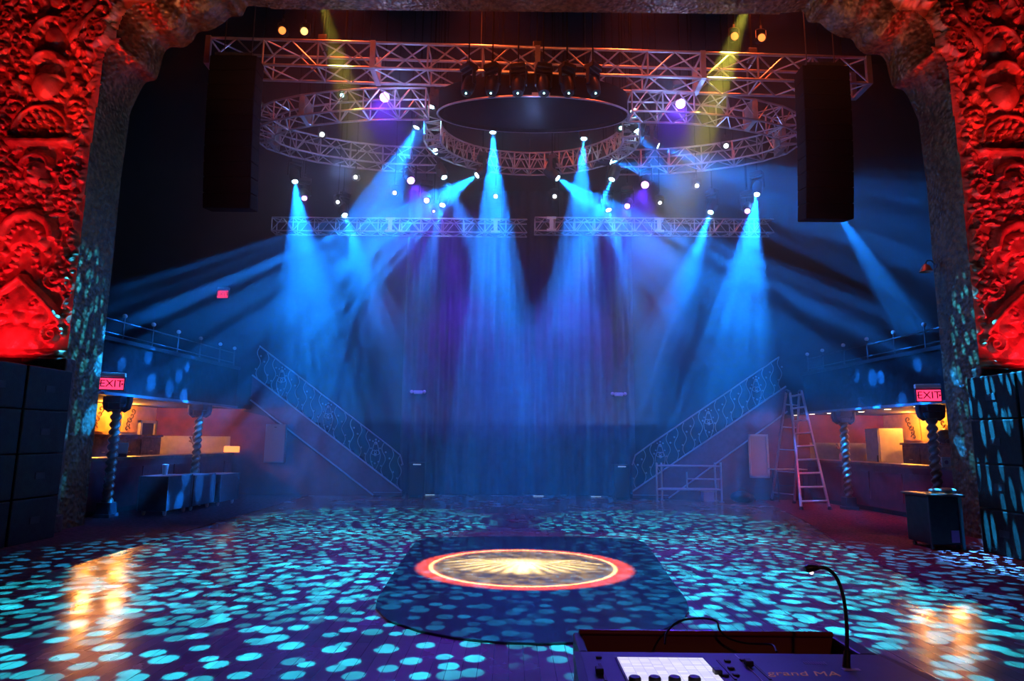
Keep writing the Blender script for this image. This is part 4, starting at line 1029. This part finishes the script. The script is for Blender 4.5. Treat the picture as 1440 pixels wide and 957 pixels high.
# line arrays
for side in ('left', 'right'):
    L = side == 'left'
    cx_ = P(326, 180, 12.72).x if L else P(1161, 190, 12.72).x
    wd = .50 if L else .5; z0 = P(326, 84, 12.7).z if L else P(1161, 98, 12.7).z
    r = thing('line_array', 'hanging column of dark line array loudspeakers at the %s of the front truss' % side, 'loudspeaker', (cx_, 12.72, 9.5))
    top = z0 - 9.5
    MB().box((-wd * .8, -.2, top), (wd * .8, .2, top + .06)).build('bumper_frame', steel, r)
    for s in (-1, 1): MB().tube((s * .3, 0, top), (s * .3, 0, 14 - 9.5), .012, 6).build('hanging_cable', steel, r)
    z = top; yy = 0; ang = 0
    for i in range(10):
        M = Matrix.Translation((0, yy, z)) @ Matrix.Rotation(ang, 4, 'X')
        cb = MB().box((-wd, -.2, -.328), (wd, .22, -.005), M, bev=.02).build('cabinet', mat('array_paint', (.007, .006, .006), .8, var=.2, spec=.1), r)
        MB().box((-wd * .9, -.208, -.30), (wd * .9, -.2, -.03), M).build('grille', flatblack, cb)
        z -= .33 * math.cos(ang); yy += .0 + .33 * math.sin(ang) * .9; ang += .018
# gooseneck lamp on the right reveal
p = P(1301, 384, 11.85); 
r = thing('wall_lamp', 'small gooseneck lamp on the inner edge of right pier', 'lamp', (8.02, 11.75, p.z + .12))
MB().lathe([(.05, 0), (.05, .02)], 12, Matrix.Rotation(-PI / 2, 4, 'Y')).build('wall_plate', steel, r)
MB().path([(0, 0, 0), (-.08, 0, .1), (-.16, 0, .1), (-.2, 0, .03)], .014, 8).build('arm', steel, r, smooth=True)
MB().lathe([(.03, .05), (.06, .02), (.12, -.1), (.11, -.1), (.05, 0), (.001, .02)], 18, Matrix.Translation((-.2, 0, -.02))).build('lamp_shade', mat('copper', (.5, .25, .2), .35, metal=.6), r, smooth=True)
# cart on the right
r = thing('utility_cart', 'dark utility cart with a teal edge standing beside the right pier', 'cart', (6.72, 10.45, 0))
MB().box((-.26, -.3, .08), (.26, .3, .80), bev=.02).build('body', black, r)
MB().box((-.30, -.34, .80), (.30, .34, .84), bev=.01).build('top', steel, r)
MB().box((.20, -.335, .0), (.235, -.301, .83)).build('teal_post', mat('teal_paint', (.08, .42, .45), .4), r)
MB().box((-.28, -.335, .02), (-.262, -.301, .8)).build('post', steel, r)
MB().box((.05, -.312, .12), (.17, -.301, .3)).build('sticker', mat('violet_paper', (.4, .2, .55), .6), r)
for s in (-1, 1):
    for t in (-1, 1): MB().lathe([(.035, -.015), (.04, 0), (.035, .015)], 12, Matrix.Translation((s * .2, t * .22, .04)) @ Matrix.Rotation(PI / 2, 4, 'Y')).build('castor', steel, r)
o = MB().ball((6.9, 10.35, .885), .1, 12, 7, (1.4, 1, .45)).ball((6.75, 10.4, .88), .09, 12, 7, (1.2, 1, .4)).build('crumpled_cloth', mat('grey_cloth', (.35, .3, .34), .9)); tag(o, 'crumpled grey cloth lying on top of the utility cart', 'cloth')

# ------------------------------------------------------------------ glossy mat under the emblem
poly = [Zp(x, y).xy for x, y in ((600, 757), (585, 762), (575, 775), (545, 820), (530, 845), (528, 857), (545, 874), (590, 889), (640, 899), (700, 905), (760, 907), (820, 905), (880, 899), (930, 889), (962, 872), (969, 858), (965, 845), (950, 825), (918, 778), (907, 764), (893, 759), (820, 756), (700, 755))]
vin = mat('dark_blue_vinyl', (.030, .026, .032), .14, var=.25, vscale=3, bump=.06, bscale=6, spec=.6)
o = MB().prism([tuple(v) for v in poly][::-1], 0.001, .018).build('dance_mat', vin); tag(o, 'dark blue glossy rounded mat in the middle of the floor under the projected emblem', 'mat')

# ------------------------------------------------------------------ lighting desk in the foreground
DZ = .95
def dsk(px, py, z=DZ): return Zp(px, py, z)
panel = mat('desk_panel', (.05, .075, .12), .42, var=.1, spec=.6)  # blue cast of the stage light put into the base colour
r = thing('lighting_desk', 'black lighting control desk with a lit touch screen in the foreground', 'lighting desk')
x0, x1 = dsk(817, 918).x, dsk(1178, 918).x; yr = dsk(1000, 917).y; yf = 1.42
xr_ = x1 + .14
MB().prism([(x0 - .02, yr), (x0 - .05, yf), (xr_ + .12, yf), (xr_, yr - .0), ], DZ - .10, DZ - .001).build('body', black, r)
MB().prism([(x0, yr - .008), (x0 - .012, yf + .01), (xr_ + .05, yf + .01), (xr_ - .02, yr - .008)], DZ - .001, DZ).build('control_panel', panel, r)
# raised rear lid
yl = 2.30; a = P(815, 888, yl); b = P(1170, 892, yl)
lid = mat('smoked_lid', (.28, .08, .05), .22, spec=.8, coat=.5)  # warm red reflection put into the lid's own colour
MB().prism([(a.x, yl), (b.x, yl), (b.x, yl + .03), (a.x, yl + .03)], a.z - .09, a.z).build('lid', lid, r)
MB().tube((a.x, yl, a.z), (b.x, yl, a.z), .009, 10).build('lid_edge', mat('wine_edge', (.3, .05, .05), .3), r)  # edge tinted red for the same reflection
MB().box((a.x + .0, yr, DZ - .10), (b.x + .06, yl + .02, DZ - .055)).box((b.x, yr, DZ - .1), (b.x + .06, yl + .03, DZ - .0), bev=.008).box((a.x - .02, yr, DZ - .1), (a.x + .01, yl + .03, DZ + .0), bev=.008).build('lid_well', black, r)
# screen
s0, s1, s2, s3 = dsk(868, 926), dsk(987, 926), dsk(1004, 962), dsk(876, 962)
scr_m = bpy.data.materials.new('touch_screen'); scr_m.use_nodes = True; nt = scr_m.node_tree; g = G(nt); bs = nt.nodes['Principled BSDF']; bs.inputs['Base Color'].default_value = (.02, .02, .02, 1); bs.inputs['Roughness'].default_value = .15
tc = g.n('ShaderNodeTexCoord'); br = g.n('ShaderNodeTexBrick'); nt.links.new(tc.outputs['Object'], br.inputs[0]); br.offset = 0; br.inputs['Scale'].default_value = 1; br.inputs['Brick Width'].default_value = .03; br.inputs['Row Height'].default_value = .014; br.inputs['Mortar Size'].default_value = .0009
br.inputs['Color1'].default_value = (.72, .68, .95, 1); br.inputs['Color2'].default_value = (.95, .9, 1, 1); br.inputs['Mortar'].default_value = (.55, .5, .85, 1)
nt.links.new(br.outputs[0], bs.inputs['Emission Color']); bs.inputs['Emission Strength'].default_value = .95
fy = yf + .16
MB().prism([(s0.x - .006, s0.y + .004), (s1.x + .006, s0.y + .004), (s1.x + .012, fy - .004), (s0.x - .004, fy - .004)][::-1], DZ, DZ + .004).build('screen_bezel', black, r)
MB().prism([(s0.x, s0.y), (s1.x, s0.y), (s1.x + .006, fy), (s0.x + .002, fy)][::-1], DZ + .004, DZ + .006).build('screen', scr_m, r)
def ctl(name, px, py, fn): p = dsk(px, py); return fn(p)
def knob(px, py, rad=.012, h=.012, nm='knob'):
    p = dsk(px, py); return MB().lathe([(rad, 0), (rad, h * .8), (rad * .85, h), (.001, h)], 14, Matrix.Translation((p.x, p.y, DZ))).build(nm, black, r, smooth=True)
for px in (893, 921, 949, 977): 
    p = dsk(px, 965); MB().lathe([(.017, 0), (.017, .016), (.014, .02), (.001, .02)], 16, Matrix.Translation((p.x, p.y, DZ + .006))).build('encoder_knob', black, r, smooth=True)
def slot(px, py0, py1, cap):
    a, b = dsk(px, py0), dsk(px, py1); MB().box((a.x - .004, b.y, DZ), (a.x + .004, a.y, DZ + .002)).build('fader_slot', black, r)
    c = dsk(px, cap); MB().box((c.x - .011, c.y - .014, DZ + .002), (c.x + .011, c.y + .014, DZ + .018), bev=.003).build('fader_cap', black, r)
slot(843, 933, 957, 947); slot(1009, 928, 955, 949); slot(1053, 927, 955, 936)
for px, py in ((842, 925), (1023, 930), (1028, 940), (1035, 950), (1045, 929), (1020, 950)):
    p = dsk(px, py); MB().box((p.x - .009, p.y - .007, DZ), (p.x + .009, p.y + .007, DZ + .006), bev=.002).build('button', black, r)
a, b = dsk(1033, 920), dsk(1058, 957); MB().box((a.x, b.y - .3, DZ), (a.x + .0025, a.y, DZ + .001)).build('seam_line', whitep, r)
gold = mat('gold_lettering', (.75, .38, .10), .4, emit=(.8, .35, .08), es=.10)  # print given a faint glow of its own
p = dsk(1130, 947); t = text_mesh('grand MA', .052, Matrix.Translation((p.x, p.y, DZ + .0005)) @ Matrix(((1, .25, 0, 0), (0, 1, 0, 0), (0, 0, 1, 0), (0, 0, 0, 1))), gold, 'lettering', r, .0005)
mb = MB(); p = dsk(1146, 932)
for i in range(9): mb.box((p.x - .032 + i * .0075, p.y - .012, DZ), (p.x - .032 + i * .0075 + .0045, p.y + .012, DZ + .001))
mb.build('bar_emblem', mat('grey_print', (.35, .36, .38), .5), r)
p = dsk(1197, 941); MB().box((p.x - .025, p.y - .01, DZ), (p.x + .025, p.y + .01, DZ + .001)).box((p.x - .02, p.y - .003, DZ + .001), (p.x + .02, p.y + .002, DZ + .0014)).build('sticker', whitep, r)
MB().box((x0, 1.5, 0), (x0 + .03, yl, DZ - .1)).box((xr_ - .03, 1.5, 0), (xr_, yl, DZ - .1)).box((x0, 1.5, DZ - .14), (xr_, yl, DZ - .1)).build('stand', black, r)
# gooseneck lamp on the desk
p = dsk(1190, 938); Yg = p.y
pts_ = [P(x, y, Yg + dy) for x, y, dy in ((1190, 938, 0), (1191, 915, .01), (1191, 890, .02), (1190, 868, .03), (1187, 845, .04), (1181, 822, .05), (1172, 806, .05), (1160, 798, .05), (1148, 798, .05), (1137, 799, .05))]
gl = thing('gooseneck_lamp', 'black gooseneck lamp plugged into the right of the lighting desk', 'lamp', p)
def rel(q): return [x - p for x in q]
q = rel(pts_)
MB().path([q[0], q[1]], [.011, .009], 10).build('socket', black, gl, smooth=True)
MB().path(spl([tuple(v) for v in q[1:]], 5), .0055, 8).build('neck', black, gl, smooth=True)
e0, e1 = q[-2], q[-1]; d = (e1 - e0).normalized()
MB().path([e0 - d * .005, e0 + d * .012, e1, e1 + d * .012], [.007, .011, .012, .008], 12).build('lamp_head', black, gl, smooth=True)
MB().ball(e1 + Vector((.008, 0, -.011)), .007, 10, 6).build('bulb', mat('bulb_glow', (.8, .8, .8), .3, emit=(1, .85, .8), es=1.6), gl, smooth=True)
# cable loop over the desk lid
cb = MB().path(spl([tuple(P(x, y, Y)) for x, y, Y in ((935, 905, 2.22), (938, 888, 2.26), (955, 873, 2.3), (985, 869, 2.3), (1007, 873, 2.3), (1012, 885, 2.27), (1025, 897, 2.26), (1050, 904, 2.24), (1085, 906, 2.2), (1092, 916, 2.14))], 6), .0035, 6).build('cable', black, smooth=True)
tag(cb, 'thin black cable looping over the rear lid of the lighting desk', 'cable')
